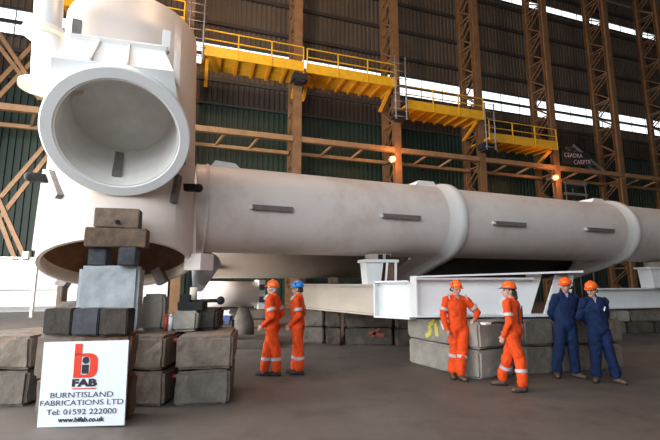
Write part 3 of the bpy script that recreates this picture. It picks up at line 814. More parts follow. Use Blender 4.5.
# blocks in the back, under the cream beam
GB = 'dark concrete blocks under the rear beam'
def back(x0, x1, d, z0, z1, m, lab, seed, dep=1.0, rz=0.0): blk('concrete_block', x0, x1, 0, z0, z1, dep, m, lab, d=d, seed=seed, rz=rz, group=GB)
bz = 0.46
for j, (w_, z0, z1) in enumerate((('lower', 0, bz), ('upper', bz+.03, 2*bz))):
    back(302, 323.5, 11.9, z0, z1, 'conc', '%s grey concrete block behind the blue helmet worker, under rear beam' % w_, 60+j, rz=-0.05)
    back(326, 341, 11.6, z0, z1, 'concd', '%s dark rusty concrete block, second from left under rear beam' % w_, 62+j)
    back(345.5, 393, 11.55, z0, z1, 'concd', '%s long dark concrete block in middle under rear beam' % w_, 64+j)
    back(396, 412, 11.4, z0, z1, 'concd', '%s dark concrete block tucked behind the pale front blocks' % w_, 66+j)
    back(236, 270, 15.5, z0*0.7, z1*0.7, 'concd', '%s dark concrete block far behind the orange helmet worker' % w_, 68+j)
root = bpy.data.objects
mb = MB(); c = px(376, 332, 11.52)
mb.bar(c+V((-0.12, 0, -0.12)), c+V((0.1, 0, 0.1)), 0.07, 0.01, up=(0, -1, 0)); mb.bar(c+V((-0.2, 0, 0.0)), c+V((0.22, 0, -0.1)), 0.09, 0.01, up=(0, -1, 0))
o = mb.build('spray_mark', M['rspray'])
for q in bpy.data.objects:
    if q.get('label') == 'lower long dark concrete block in middle under rear beam': o.parent = q; o.matrix_parent_inverse = MWI(q)
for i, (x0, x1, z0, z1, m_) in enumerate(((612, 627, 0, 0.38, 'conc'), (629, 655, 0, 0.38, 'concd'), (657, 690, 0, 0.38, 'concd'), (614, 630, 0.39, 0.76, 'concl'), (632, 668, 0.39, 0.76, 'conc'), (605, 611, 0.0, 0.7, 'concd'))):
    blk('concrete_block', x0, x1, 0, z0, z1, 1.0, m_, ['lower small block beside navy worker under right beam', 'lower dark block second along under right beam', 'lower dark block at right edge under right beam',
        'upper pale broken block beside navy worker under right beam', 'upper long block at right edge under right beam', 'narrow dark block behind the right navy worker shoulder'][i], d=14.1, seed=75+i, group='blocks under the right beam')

# ------------------------------------------------------------------ white beams
def ibeam(a, b, h, fw, lab, m, stiff=(), endplates=(False, False), name='steel_beam'):
    """I beam from a to b (centre of the bottom), vertical web"""
    root = thing(name, (a+b)/2, lab, 'steel beam')
    d = (b-a); 
    mb = MB(); mb.bar(a+Z*0.02, b+Z*0.02, fw, 0.04, up=Z); mb.build('bottom_flange', M[m], root)
    mb = MB(); mb.bar(a+Z*(h-0.02), b+Z*(h-0.02), fw, 0.04, up=Z); mb.build('top_flange', M[m], root)
    mb = MB(); mb.bar(a+Z*h/2, b+Z*h/2, 0.03, h-0.06, up=Z); mb.build('web', M[m], root)
    u_ = d.normalized(); p_ = V((-u_.y, u_.x, 0))
    for t in stiff:
        c = a+d*t+Z*h/2
        mb = MB(); mb.box(c, (0.025, fw*0.96, h-0.08), Matrix((u_, p_, Z)).transposed()); mb.build('stiffener', M[m], root)
    for q, f in zip((a, b), endplates):
        if f:
            mb = MB(); mb.box(q+Z*h/2, (0.03, fw*1.02, h), Matrix((u_, p_, Z)).transposed()); mb.build('end_plate', M[m], root)
    return root
# rear cream beam
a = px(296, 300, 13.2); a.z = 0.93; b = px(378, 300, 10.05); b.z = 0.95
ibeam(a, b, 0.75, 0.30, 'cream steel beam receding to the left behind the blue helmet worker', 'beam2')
# mid short beam
a = px(378.5, 300, 9.5); a.z = 0.96; b = px(413, 300, 8.9); b.z = 0.97
ibeam(a, b, 0.82, 0.34, 'short white steel beam piece between rear beam and large front beam', 'beam', endplates=(True, False))
# front beam
a = px(414, 300, 8.45); b = px(530, 300, 8.6); a.z = b.z = 2*HB+0.03
front = ibeam(a, b, 0.79, 0.42, 'large white steel beam on the pale blocks behind the leaning man', 'beam', endplates=(True, False))
u_ = (b-a).normalized(); p_ = V((-u_.y, u_.x, 0))
zt = a.z+0.79
c0 = px(413, 300, 7.7); c0.z = zt+0.0
mb = MB(); q0 = a-p_*0.1; q1 = px(576, 273, 8.5)
mb.hexa([a-p_*0.25+Z*0.79, V((q1.x, 8.25, zt+0.10)), V((q1.x, 8.85, zt+0.10)), a+p_*0.25+Z*0.79],
        [a-p_*0.25+Z*0.82, V((q1.x, 8.25, zt+0.14)), V((q1.x, 8.85, zt+0.14)), a+p_*0.25+Z*0.82]); mb.build('cover_flange', M['beam'], front)
zb = a.z+0.03
def slant(xb, xt, yb_, yt_, w, dd):
    t = px(xt, yt_, dd); bt = px(xb, yb_, dd)
    mb = MB(); mb.bar(bt, t, 0.05, w, up=u_); mb.build('gusset', M['beam'], front)
slant(547, 559, 316, 276, 0.16, 8.6)
slant(568, 571, 300, 275, 0.08, 8.6)
mb = MB(); xb, xt = px(530, 317, 8.6).x, px(542, 276, 8.6).x
mb.hexa([V((b.x-0.05, 8.58, zb)), V((xb, 8.58, zb)), V((xb, 8.61, zb)), V((b.x-0.05, 8.61, zb))],
        [V((b.x-0.05, 8.58, zt+0.07)), V((xt, 8.58, zt+0.08)), V((xt, 8.61, zt+0.08)), V((b.x-0.05, 8.61, zt+0.07))]); mb.build('web_plate', M['beam'], front)
mb = MB(); mb.bar(V((px(530, 319, 8.6).x, 8.6, a.z+0.02)), V((px(566, 319, 8.6).x, 8.6, a.z+0.02)), 0.3, 0.04); mb.build('bottom_plate', M['beam'], front)
# black packing strip under the front beam
mb = MB(); a2 = a.copy(); a2.z = 2*HB+0.015; b2 = px(566, 318, 8.6); b2.z = 2*HB+0.015
mb.bar(a2-p_*0.2, V((b2.x, b2.y-0.2, b2.z)), 0.1, 0.03, up=Z); tag(mb.build('packing_strip', M['black']), 'thin black packing strip between front beam and pale blocks', 'packing')
# right beam
a = px(597, 300, 14.0); b = px(700, 300, 15.2); a.z = b.z = 0.84
ibeam(a, b, 0.68, 0.4, 'pale blue grey steel beam at right edge behind the navy workers', 'beam')

# pedestals
def pedestal(x, zb_, zt_, d, lab, w=0.72):
    c = px(x, 270, d); root = thing('tube_pedestal', V((c.x, c.y, zb_)), lab, 'pedestal', 'pedestals under the long tube', rz=0)
    R = rotz(math.radians(12)); c.z = 0
    def L(x_, y_, z_): return c+(R @ V((x_, y_, 0)))+Z*z_
    hh = zt_-zb_; zm = zb_+hh*0.72
    mb = MB(); w2 = w*0.5
    mb.hexa([L(-w2*0.88, -.25, zb_), L(-0.02, -.25, zb_), L(-0.02, .25, zb_), L(-w2*0.88, .25, zb_)], [L(-w2*1.0, -.25, zm), L(0.06, -.25, zm), L(0.06, .25, zm), L(-w2*1.0, .25, zm)]); mb.build('box_leg', M['beam'], root, 0.01)
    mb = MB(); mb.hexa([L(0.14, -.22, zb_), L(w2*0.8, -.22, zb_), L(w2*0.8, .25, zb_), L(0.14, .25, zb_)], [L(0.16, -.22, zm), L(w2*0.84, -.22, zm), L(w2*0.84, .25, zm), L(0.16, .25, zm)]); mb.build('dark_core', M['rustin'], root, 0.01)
    mb = MB(); mb.bar(L(0.10, -.26, zb_), L(0.16, -.26, zm), 0.05, 0.05); mb.bar(L(w2*0.9, -.26, zb_), L(w2*0.95, -.26, zm), 0.06, 0.06); mb.build('stay', M['beam'], root)
    mb = MB(); mb.box(L(0, 0, zm+0.03), (w*1.12, 0.62, 0.07), R); mb.build('top_plate', M['beam'], root, 0.01)
    mb = MB(); mb.hexa([L(-w*0.32, -.2, zm+.06), L(w*.32, -.2, zm+.06), L(w*.32, .2, zm+.06), L(-w*.32, .2, zm+.06)], [L(-w*0.36, -.2, zt_), L(w*.36, -.2, zt_), L(w*.36, .2, zt_), L(-w*.36, .2, zt_)]); mb.build('saddle_box', M['beam2'], root, 0.01)
    for dx in (0.0, 0.2):
        mb = MB(); mb.box(L(dx, -0.205, (zm+zt_)/2+0.03), (0.12, 0.02, 0.12), R); mb.build('slot', M['black'], root)
    return root
pedestal(378, 1.70, 2.45, 10.35, 'white steel pedestal under the long tube on the rear beam', 0.80)
pedestal(662, 1.53, 2.44, 14.6, 'white steel pedestal under the tube at the right edge', 1.6)
# timber packers on rear beam
for i, (x0, x1, d, lab) in enumerate(((299, 306, 12.9, 'small pale timber packer on rear beam beside the blue helmet'), (328, 338, 11.9, 'larger pale timber packer in middle of rear beam'))):
    blk('timber_packer', x0, x1, 0, 1.70, 1.88, 0.3, 'woodl', lab, d=d, seed=90+i, cat='timber', bev=0.01, rough=0.005)
for i, (x0, x1, d, lab) in enumerate(((307, 327, 12.6, 'dark steel packer between the two pale packers'), (339, 359, 11.6, 'dark steel packer left of the white pedestal'))):
    blk('steel_packer', x0, x1, 0, 1.69, 1.78, 0.3, 'black', lab, d=d, seed=93+i, cat='packer', bev=0.01, rough=0.004)
# stand under lower tube, white and blue saddle, low slab
c = px(243, 326, 12.6); root = thing('tube_stand', V((c.x, c.y, 0)), 'grey tapered stand under the short pale tube', 'stand')
mb = MB(); c.z = 0; mb.rings([[c+V((math.cos(t)*r*1.1, math.sin(t)*r, z)) for t in [2*PI*i/20 for i in range(20)]] for r, z in ((0.32, 0), (0.30, 0.5), (0.16, 0.9), (0.12, 1.02))]); mb.build('cone', M['conc'], root)
c = px(222, 318, 11.2); root = thing('pipe_saddle', V((c.x, c.y, 0)), 'white saddle on a blue base under the short pale tube', 'stand')
mb = MB(); mb.box(V((c.x, c.y, 0.36)), (0.62, 0.3, 0.72)); mb.build('pedestal', M['concd'], root, 0.02)
mb = MB(); mb.box(V((c.x, c.y, 0.78)), (0.5, 0.3, 0.14))
for dx in (-0.18, 0, 0.18): mb.box(V((c.x+dx, c.y, 0.69)), (0.1, 0.34, 0.1))
mb.build('base', M['bluep'], root, 0.02)
mb = MB(); mb.poly([V((c.x-0.3, c.y-.12, 0.86)), V((c.x+0.3, c.y-.12, 0.86)), V((c.x+0.2, c.y-.12, 0.93)), V((c.x+0.24, c.y-.12, 1.02)), V((c.x+.1, c.y-.12, 0.98)), V((c.x-.1, c.y-.12, 0.98)), V((c.x-0.24, c.y-.12, 1.02)), V((c.x-.2, c.y-.12, 0.93))], (0, 0.24, 0)); mb.build('cradle', M['paper'], root, 0.01)
blk('concrete_slab', 196, 268, 0, 0.0, 0.22, 1.2, 'concd', 'low dark slab on the floor behind the left platform', d=11.0, seed=97, cat='slab', bev=0.02)

#PB#
# ------------------------------------------------------------------ people
def remeshed(mb, name, m, vox, smooth=2, fac=0.5, disp=0.0, dscale=9.0, tris=True):
    me = mb.mesh(name+'_cage', m)
    o = bpy.data.objects.new(name+'_cage', me); COL.objects.link(o)
    r = o.modifiers.new('r', 'REMESH'); r.mode = 'VOXEL'; r.voxel_size = vox; r.use_smooth_shade = True
    if smooth:
        q = o.modifiers.new('s', 'SMOOTH'); q.iterations = smooth; q.factor = fac
    dg = bpy.context.evaluated_depsgraph_get()
    out = bpy.data.meshes.new_from_object(o.evaluated_get(dg))
    bpy.data.objects.remove(o)
    out.name = name
    if disp:
        nn = [v.normal.copy() for v in out.vertices]
        for v, n_ in zip(out.vertices, nn):
            p = V((v.co.x*1.2, v.co.y*1.2, v.co.z*0.9))*dscale
            q = abs(noise.noise(p))*2-0.5+0.6*noise.noise(p*2.1)
            v.co += n_*disp*q
    out.materials.clear(); out.materials.append(m)
    for f in out.polygons: f.use_smooth = True
    return out

def person(loc, theta, scale, pose, style, label):
    T = math.radians(theta)
    inv = Matrix.Rotation(-T, 3, 'Z')
    J = dict(pel=(0, 0, .95), che=(0, .0, 1.33), nek=(0, .01, 1.50), hed=(0, -.02, 1.635),
             Ls=(.185, .0, 1.425), Rs=(-.185, .0, 1.425), Le=(.25, .03, 1.14), Re=(-.25, .03, 1.14), Lw=(.25, -.06, .89), Rw=(-.25, -.06, .89),
             Lh=(.09, 0, .92), Rh=(-.09, 0, .92), Lk=(.11, -.03, .51), Rk=(-.11, -.03, .51), La=(.12, 0, .09), Ra=(-.12, 0, .09), yaw=0, pit=0,
             Lt=(.05, -1, 0), Rt=(-.05, -1, 0), Lhd=None, Rhd=None, roll=0)
    for k_, v_ in pose.items():
        if k_.endswith('_w'): J[k_[:-2]] = tuple(inv @ V(v_))       # given in hall axes
        else: J[k_] = v_
    P = {k_: (V(v_) if isinstance(v_, tuple) else v_) for k_, v_ in J.items()}
    # --- body: one continuous surface
    HR = Matrix.Rotation(math.radians(J['yaw']), 3, 'Z') @ Matrix.Rotation(math.radians(J['roll']), 3, 'Y') @ Matrix.Rotation(math.radians(J['pit']), 3, 'X')
    def hd(x, y, z): return P['hed']+HR @ V((x, y, z))
    F = V((0, 1, 0))
    mb = MB()
    mb.ell(hd(0, .012, .025), (.074, .094, .098), 20, HR)
    mb.ell(hd(0, -.028, -.045), (.058, .062, .068), 16, HR)
    mb.cap(hd(0, -.062, -.095), hd(0, -.066, -.09), .026, .026)
    mb.cap(hd(0, -.082, .022), hd(0, -.104, -.028), .011, .017); mb.cap(hd(-.012, -.088, -.032), hd(.012, -.088, -.032), .012, .012)
    mb.cap(hd(-.035, -.07, .035), hd(.035, -.07, .035), .018, .018)
    mb.cap(hd(-.02, -.078, -.062), hd(.02, -.078, -.062), .013, .013)
    for s_ in (-1, 1):
        mb.ell(hd(.074*s_, .012, -.01), (.012, .024, .034), 10, HR)
        mb.cap(hd(.045*s_, -.06, -.015), hd(.05*s_, -.04, -.03), .025, .025)
    mb.cap(P['nek']+V((0, .01, -.07)), P['hed']+V((0, .015, -.05)), .062, .056)
    mb.cap(P['pel'], P['che'], .13, .15, flat=.65, fdir=F); mb.cap(P['Ls'], P['Rs'], .055, .055)
    mb.cap(P['che']+V((0, 0, .05)), P['nek'], .11, .06, flat=.7, fdir=F)
    for a in 'LR':
        mb.cap(P[a+'s'], P[a+'e'], .046, .038); mb.cap(P[a+'e'], P[a+'w'], .038, .028)
        mb.cap(P['pel'], P[a+'h'], .11, .085); mb.cap(P[a+'h'], P[a+'k'], .08, .055); mb.cap(P[a+'k'], P[a+'a'], .055, .036)
        mb.cap(P[a+'a'], P[a+'a']+V(P[a+'t']).normalized()*.12-Z*.05, .034, .022)
        # hand: palm, four fingers, thumb
        w_ = P[a+'w']; hdir = (V(P[a+'hd']) if P[a+'hd'] is not None else (w_-P[a+'e'])).normalized()
        side = 1 if a == 'L' else -1
        pn = V((-side, 0, 0)); pn = (pn-hdir*pn.dot(hdir))
        pn = pn.normalized() if pn.length > .15 else (V((0, 0, -1))-hdir*hdir.dot(V((0, 0, -1)))).normalized()      # palm normal, towards the body
        if J.get(a+'pn'): pn = V(J[a+'pn']); pn = (pn-hdir*pn.dot(hdir)).normalized()
        br2 = pn.cross(hdir)*side                                        # thumb side
        if br2.dot(V((0, -1, 0))) < 0 and not J.get(a+'pn'): br2 = -br2
        pc = w_+hdir*.055
        mb.cap(w_-hdir*.01, w_+hdir*.085, .032, .041, flat=.45, fdir=pn)
        for q, (off_, L_) in enumerate(((.030, .072), (.010, .082), (-.011, .076), (-.031, .060))):
            p0 = w_+hdir*.082+br2*off_
            d1 = (hdir+pn*.25).normalized(); d2 = (hdir+pn*.9).normalized(); d3 = (hdir*.5+pn*1.2).normalized()
            p1 = p0+d1*L_*.5; p2 = p1+d2*L_*.3; p3 = p2+d3*L_*.25
            mb.cap(p0-hdir*.02, p1, .0105, .0095, 10); mb.cap(p1, p2, .0095, .009, 10); mb.cap(p2, p3, .009, .008, 10)
        t0 = w_+hdir*.028+br2*.030; t1 = t0+(hdir*.7+br2*.7+pn*.2).normalized()*.04; t2 = t1+(hdir+br2*.2+pn*.45).normalized()*.032
        mb.cap(w_+hdir*.02+br2*.01, t0, .016, .014, 10); mb.cap(t0, t1, .0135, .012, 10); mb.cap(t1, t2, .012, .0095, 10)
    me = remeshed(mb, 'person', M['skin'], .0075, 2, .4)
    o = bpy.data.objects.new('person', me); COL.objects.link(o)
    o.location = loc; o.rotation_euler = (0, 0, T); o.scale = (scale,)*3
    tag(o, label, 'person', 'workers in hard hats')
    def child(nm, me_, par=o, lab=None):
        c = bpy.data.objects.new(nm, me_); COL.objects.link(c); c.parent = par
        if lab: c['label'] = lab
        return c
    # --- coverall
    cl = M[style['cloth']]
    mb = MB()
    mb.cap(P['pel']+Z*.02, P['che']+Z*.0, .172, .195, 20, flat=.68, fdir=F)
    mb.cap(P['pel']+Z*.0, P['pel']+Z*.1, .178, .175, 20, flat=.74, fdir=F)
    mb.cap(P['Ls']*.75+P['Rs']*.25-Z*.0, P['Rs']*.75+P['Ls']*.25, .092, .092, flat=.95, fdir=F)
    mb.cap(P['che']+Z*.07, P['nek']-Z*.015, .14, .07, 18, flat=.72, fdir=F)
    mb.cap(P['nek']-Z*.035, P['nek']-Z*.0+V((0, .01, 0)), .082, .076, 18, flat=.95, fdir=F)
    for a in 'LR':
        mb.cap(P[a+'s'], P[a+'e'], .079, .064); mb.cap(P[a+'e'], P[a+'w']-(P[a+'w']-P[a+'e']).normalized()*.015, .064, .048)
        mb.cap(P['che'], P[a+'s'], .14, .075, flat=.75, fdir=F)
        mb.cap(P['pel']-Z*.02, P[a+'h']-Z*.06, .13, .112, flat=.95, fdir=F); mb.cap(P[a+'h']-Z*.03, P[a+'k'], .117, .094); mb.cap(P[a+'k'], P[a+'a']+Z*.10, .094, .082)
        mb.cap(P[a+'a']+Z*.16, P[a+'a']+Z*.055+V((0, -.01, 0)), .084, .09)
    mb.cap(hd(0, 0, 0)*0+P['pel']-Z*.05, P['pel']-Z*.09, .09, .07)
    cv = child('coverall', remeshed(mb, 'coverall', cl, .0125, 3, .5, .011, 8.0))
    # zip placket and pockets lines
    mb = MB()
    def torso_front(z, x=0):
        t = (z-P['pel'].z)/(P['che'].z-P['pel'].z); c = P['pel'].lerp(P['che'], t)
        r = .172+(.195-.172)*t; fx = max(0.0, 1-(x/r)**2)
        return V((c.x+x, c.y-r*.69*math.sqrt(fx)-.008, z))
    zs = [.98+.05*i for i in range(9)]
    for a_, b_ in zip(zs, zs[1:]): mb.bar(torso_front(a_), torso_front(b_), .012, .030, up=(1, 0, 0))
    mb.build('placket', M[style.get('placket', style['cloth'])]).parent = cv
    for s_ in (-1, 1):
        mb = MB(); c = torso_front(1.27, .09*s_); mb.box(c, (.10, .016, .02), rotz(.35*s_)); pk = mb.build('pocket_flap', cl); pk.parent = cv
    # collar flaps
    for s_ in (-1, 1):
        mb = MB(); c = P['nek']+V((0, -.055, -.03))
        mb.poly([c+V((.015*s_, -.03, -.07)), c+V((.085*s_, .02, -.015)), c+V((.08*s_, .05, .045)), c+V((.028*s_, -.012, .012))], V((0, -.012, .004)))
        q = mb.build('collar_flap', M[style.get('collar', style['cloth'])]); q.parent = cv
    if style.get('shirt'):
        mb = MB(); c = P['nek']+V((0, -.07, -.045)); mb.poly([c+V((-.03, 0, .05)), c+V((.03, 0, .05)), c+V((0, -.035, -.06))], V((0, -.012, 0)))
        mb.build('shirt', M[style['shirt']]).parent = cv
    # reflective bands
    def limb_band(a_, b_, t, r, L_=.055):
        d = (b_-a_); c = a_+d*t; d = d.normalized()
        mb = MB(); mb.tube(c-d*L_/2, c+d*L_/2, r, n=24, ri=r-.012)
        q = mb.build('reflective_band', M['band']); q.parent = cv
    if style.get('bands'):
        for a in 'LR':
            limb_band(P[a+'s'], P[a+'e'], .62, .086); limb_band(P[a+'k'], P[a+'a'], style.get('shin', .45), .1005)
            sh = P[a+'s']; sd_ = 1 if a == 'L' else -1
            mb = MB()
            nq = 8
            for i in range(nq):
                t0, t1 = .2+1.25*i/nq, .2+1.25*(i+1)/nq
                c = sh-V((.02*sd_, 0, 0))
                mb.bar(c+V((0, -math.sin(t0)*.112, math.cos(t0)*.104-.006)), c+V((0, -math.sin(t1)*.112, math.cos(t1)*.104-.006)), .010, .036, up=(0, 0, 1) if abs(t0) > .8 else (0, 1, 0))
            q = mb.build('shoulder_band', M['band']); q.parent = cv
    if style.get('badge'):
        mb = MB(); mb.box(torso_front(1.30, .10)+V((0, -.01, 0)), (.02, .012, .075), Matrix.Rotation(.3, 3, 'Y')); mb.build('pen_badge', M['paper']).parent = cv
    if style.get('straps'):
        for sx_ in (-.10, .10):
            mb = MB(); 
            for i in range(6):
                z0 = 1.08+.05*i; mb.bar(P['pel'].lerp(P['che'], (z0-.95)/.38)*1.0+V((sx_, .122, 0)), P['pel'].lerp(P['che'], (z0-.90)/.38)+V((sx_, .122, 0)), .012, .04, up=(1, 0, 0))
            mb.build('dark_strap', M['collar']).parent = cv
    # boots
    for a in 'LR':
        an = P[a+'a']; t_ = V(P[a+'t']).normalized(); sdv = V((-t_.y, t_.x, 0))
        mb = MB(); base = V((an.x, an.y, an.z-.09))
        mb.cap(base+Z*.20, base+Z*.06, .062, .060); mb.cap(base-t_*.035+Z*.046, base+t_*.06+Z*.05, .044, .05)
        mb.cap(base+t_*.05+Z*.048, base+t_*.165+Z*.040, .05, .041, flat=.85, fdir=Z)
        me_ = remeshed(mb, 'boot', M[style['boot']], .009, 2, .5)
        b_ = child('boot', me_)
        mb = MB(); n_ = 18; lo = []
        for i in range(n_):
            q = 2*PI*i/n_; lx = math.cos(q)*.145+.062; ly = math.sin(q)*(.052+.004*math.cos(q))
            lo.append(base+t_*lx+sdv*ly+Z*.002)
        mb.rings([lo, [p+Z*.024 for p in lo]], smooth=False); mb.build('sole', M['black']).parent = b_
    # head things
    for s_ in (-1, 1):
        mb = MB(); mb.ell(hd(.030*s_, -.078, .008), (.012, .010, .008), 10, HR); e_ = child('eye', mb.mesh('eye', M['eyew']))
        mb = MB(); mb.ell(hd(.030*s_, -.086, .008), (.006, .004, .006), 8, HR); q = mb.build('iris', M['black']); q.parent = e_
        mb = MB(); mb.cap(hd(.016*s_, -.088, .030), hd(.046*s_, -.078, .030), .005, .004, 8); child('eyebrow', mb.mesh('eyebrow', M[style['hair']]))
    mb = MB(); mb.cap(hd(-.018, -.091, -.062), hd(.018, -.091, -.062), .006, .006, 8); child('mouth', mb.mesh('mouth', M['lips']))
    mb = MB(); mb.ell(hd(0, .028, .005), (.078, .086, .085), 18, HR)
    mb.cap(hd(-.04, .075, -.035), hd(.04, .075, -.035), .038, .038)
    for s_ in (-1, 1): mb.cap(hd(.070*s_, -.012, .03), hd(.070*s_, -.012, -.005), .012, .009)
    child('hair', remeshed(mb, 'hair', M[style['hair']], .009, 1, .5, .003, 40))
    if style.get('mask'):
        mb = MB(); mb.cap(hd(-.032, -.085, .008), hd(.032, -.085, .008), .015, .015, 10, flat=.6, fdir=HR @ Z)
        for s_ in (-1, 1): mb.bar(hd(.045*s_, -.075, .01), hd(.078*s_, .02, .005), .006, .006)
        child('glasses', mb.mesh('glasses', M['grey']))
    if style.get('hood'):
        mb = MB(); mb.cap(hd(-.055, .06, -.03), hd(.055, .06, -.03), .045, .045); mb.cap(hd(0, .085, -.02), P['nek']+V((0, .07, .02)), .055, .05)
        child('neck_guard', remeshed(mb, 'neck_guard', M['hairb'], .009, 2, .5))
    # hard hat
    mb = MB(); hc = hd(0, .008, .050); rows = []
    HT = HR @ Matrix.Rotation(math.radians(style.get('tilt', -3)), 3, 'X')
    n_ = 32
    for k_ in range(0, 8):
        ph = PI/2*k_/8
        row = []
        for i in range(n_):
            q = 2*PI*i/n_; rr = math.cos(ph)**.9
            rid = 1+(.05 if abs(math.cos(q)) < .2 else 0)*math.sin(ph*1.2)
            row.append(hc+HT @ V((.104*rr*math.cos(q), .128*rr*math.sin(q), .118*math.sin(ph)*rid)))
        rows.append(row)
    mb.rings(rows, cap=False); top = mb.bm.verts.new(hc+HT @ V((0, 0, .119)))
    mb.bm.verts.ensure_lookup_table()
    vs = list(mb.bm.verts)[-1-n_:-1]
    for i in range(n_): mb._f([vs[i], vs[(i+1) % n_], top], True)
    rin = [hc+HT @ V((.098*math.cos(2*PI*i/n_), .121*math.sin(2*PI*i/n_), 0)) for i in range(n_)]
    hat = child('hard_hat', mb.mesh('hard_hat', M[style['hat']]))
    sm = hat.modifiers.new('t', 'SOLIDIFY'); sm.thickness = .004
    mb = MB(); o_, i_ = [], []
    for i in range(n_):
        q = 2*PI*i/n_; pk_ = max(0, -math.sin(q))**2.2
        o_.append(hc+HT @ V(((.112)*math.cos(q), .137*math.sin(q)-.050*pk_, -.006-.012*pk_)))
        i_.append(hc+HT @ V((.100*math.cos(q), .124*math.sin(q), .002)))
    mb.rings([i_, o_, [p-HT @ V((0, 0, .006)) for p in o_], [p-HT @ V((0, 0, .006)) for p in i_]], loop=True)
    mb.build('brim', M[style.get('brim', style['hat'])]).parent = hat
    mb = MB(); mb.cap(hc+HT @ V((0, -.118, .04)), hc+HT @ V((0, -.03, .122)), .012, .012, 8); mb.cap(hc+HT @ V((0, -.03, .122)), hc+HT @ V((0, .09, .09)), .012, .010, 8); mb.build('ridge', M[style['hat']]).parent = hat
    if style.get('logo'):
        mb = MB()
        for sgn in (-1, 1): mb.ell(hc+HT @ V((.094*sgn, -.02, .045)), (.012, .022, .02), 10)
        mb.build('side_badge', M['ink']).parent = hat
    return o

OR = dict(cloth='orange', bands=True, boot='boot', hair='hairg', hat='hatO', shirt='shirt')
NV = dict(cloth='navy', boot='bootb', hair='hairb', hat='hatO', shirt='shirt')
def gp(x, y): return pz(x, y, 0.0)
person(gp(271.5, 376.0), -104, 1.0, dict(che=(0, -.01, 1.33), Le=(.235, .09, 1.14), Lw=(.20, -.12, .94), Re=(-.235, .09, 1.14), Rw=(-.20, -.12, .94),
       La_w=(.10, .0, .09), Ra_w=(-.13, .02, .09), Lk_w=(.07, 0, .50), Rk_w=(-.09, .02, .51), pit=-4, yaw=-6),
       dict(OR), 'orange overall worker with orange helmet, back half turned, left one of the pair')
person(gp(297.5, 374.5), -97, 0.99, dict(che=(0, -.01, 1.33), Le=(.23, .06, 1.14), Lw=(.15, -.13, .93), Re=(-.23, .06, 1.15), Rw=(-.13, -.15, .93),
       pel=(0, .0, .95), La_w=(.05, -.03, .09), Ra_w=(-.05, .08, .09), Lk_w=(.02, -.03, .5), Rk_w=(-.02, .06, .51), pit=6),
       dict(OR, hat='hatB', hair='hairb', logo=True), 'orange overall worker wearing the only blue helmet')
l3 = gp(457.5, 378.5)
person(l3, 6, 1.0, dict(pel_w=(.06, .03, .95), che_w=(.05, .03, 1.33), nek_w=(.04, .03, 1.5), hed_w=(.045, .0, 1.635), Ls_w=(.235, .03, 1.42), Rs_w=(-.135, .03, 1.43),
       Le_w=(.44, .02, 1.20), Lw_w=(.38, -.02, 1.085), Lhd=(-.6, -.25, -.30), Lpn=(0, -.1, -1), Re_w=(-.22, .02, 1.15), Rw_w=(-.17, -.05, .89),
       Lh_w=(.15, .03, .92), Rh_w=(-.03, .03, .92), Lk_w=(.10, -.06, .51), La_w=(.03, -.10, .09), Rk_w=(-.02, .03, .51), Ra_w=(-.07, .04, .09), Rt=(-.35, -1, 0), Lt=(.1, -1, 0),
       yaw=14, pit=12, roll=3),
       dict(OR, collar='collar', hair='hairb', logo=True, boot='bootb', shin=.25), 'orange overall worker leaning an arm on the concrete block, legs crossed')
person(gp(516, 389), -132, 0.985, dict(Le=(.245, .04, 1.13), Lw=(.21, -.08, .88), Re=(-.23, .03, 1.14), Rw=(-.16, -.14, .92), La_w=(.04, -.19, .09), Ra_w=(-.11, .24, .09),
       Lk_w=(.05, -.1, .51), Rk_w=(-.05, .12, .51), Lt_w=(-1, -.15, 0), Rt_w=(-1, .1, 0), yaw=36, pit=-2, pel_w=(.02, -.02, .95), che_w=(.03, 0, 1.33), nek_w=(.01, 0, 1.5), hed_w=(-.02, 0, 1.635)),
       dict(OR, hood=True, mask=True, hair='hairb', brim='collar', straps=True, placket='collar', boot='bootb'), 'orange overall worker seen from behind in glasses with dark neck guard')
person(gp(567, 377), -14, 1.03, dict(pel_w=(.05, 0, .95), che_w=(.085, .01, 1.33), nek_w=(.10, .01, 1.5), hed_w=(.11, -.01, 1.635), Ls_w=(.27, .02, 1.425), Rs_w=(-.09, .0, 1.425),
       Le_w=(.32, .12, 1.13), Re_w=(-.145, .12, 1.13), Lw_w=(.12, .24, .98), Rw_w=(.02, .25, .96), Lh_w=(.135, 0, .92), Rh_w=(-.045, 0, .92), Lhd=(-1, .1, -.3), Rhd=(1, .1, -.3),
       La_w=(.15, -.02, .09), Ra_w=(-.16, .02, .09), Lk_w=(.14, -.03, .51), Rk_w=(-.10, -.01, .51), Lt_w=(.5, -1, 0), Rt_w=(-.5, -1, 0), yaw=-45, pit=8),
       dict(NV), 'navy overall worker with orange helmet, left of the two in navy')
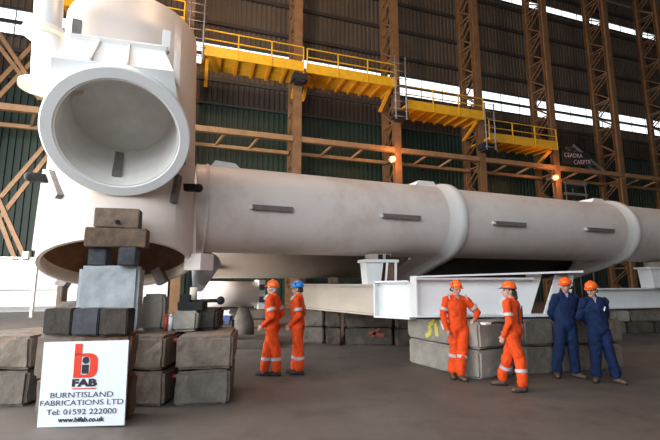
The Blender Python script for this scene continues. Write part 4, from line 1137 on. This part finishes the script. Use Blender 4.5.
person(gp(606, 382), -12, 0.99, dict(Le_w=(.20, .14, 1.13), Re_w=(-.30, .12, 1.13), Lw=(.07, .22, .96), Rw=(-.07, .24, .98), Lhd=(-1, .1, -.3), Rhd=(1, .1, -.3),
       La_w=(.16, -.03, .09), Ra_w=(-.14, .04, .09), Lk_w=(.09, -.04, .51), Rk_w=(-.14, -.01, .51), pel_w=(-.05, 0, .95), che_w=(-.07, 0, 1.33), nek_w=(-.10, 0, 1.5), hed_w=(-.12, -.03, 1.635),
       Lh_w=(.04, 0, .92), Rh_w=(-.14, 0, .92), Ls_w=(.12, 0.02, 1.425), Rs_w=(-.255, .03, 1.425), Lt_w=(.3, -1, 0), Rt_w=(-.8, -1, 0), yaw=-42, pit=12, roll=-4),
       dict(NV, badge=True), 'navy overall worker with white pen badge on the chest, right of the two')
#PE#

# ------------------------------------------------------------------ light
w = bpy.data.worlds.new('world'); scn.world = w; w.use_nodes = True
nt = w.node_tree; bg = nt.nodes['Background']
bg.inputs['Color'].default_value = (0.93, 0.97, 1.0, 1); bg.inputs['Strength'].default_value = 0.82
def area(name, loc, tgt, sx, sy, e, col):
    l = bpy.data.lights.new(name, 'AREA'); l.shape = 'RECTANGLE'; l.size = sx; l.size_y = sy; l.energy = e; l.color = col
    o = bpy.data.objects.new(name, l); COL.objects.link(o); o.location = loc
    o.rotation_euler = (V(tgt)-V(loc)).to_track_quat('-Z', 'Y').to_euler()
area('daylight_side_door', (-17, 6, 6), (0, 10, 3.5), 14, 11, 6800, (1.0, 0.97, 0.93))
area('daylight_front_glazing', (-9, -7.6, 9.6), (-3, 9, 2.5), 28, 10, 3200, (0.86, 0.94, 1.0))
sn = bpy.data.lights.new('sun', 'SUN'); sn.energy = 4.0; sn.angle = 0.02; sn.color = (1, 0.95, 0.88)
so = bpy.data.objects.new('sun', sn); COL.objects.link(so); so.location = (-30, 20, 40)
so.rotation_euler = (U*0.55+W*0.12-Z*0.95).to_track_quat('-Z', 'Y').to_euler()
for q, e_ in (((-5, 13, 21), 2600), ((4, 11, 22), 900)):          # added warm fill lights, unseen, tinting the shaded sides
    l = bpy.data.lights.new('warm_fill', 'POINT'); l.energy = e_; l.color = (1, 0.62, 0.36); l.shadow_soft_size = 0.6
    o = bpy.data.objects.new('warm_fill', l); COL.objects.link(o); o.location = q
scn.view_settings.view_transform = 'Standard'; scn.view_settings.look = 'None'
scn.view_settings.gamma = 1.0; scn.view_settings.use_curve_mapping = False
scn.view_settings.exposure = 0.42
scn.cycles.use_denoising = True
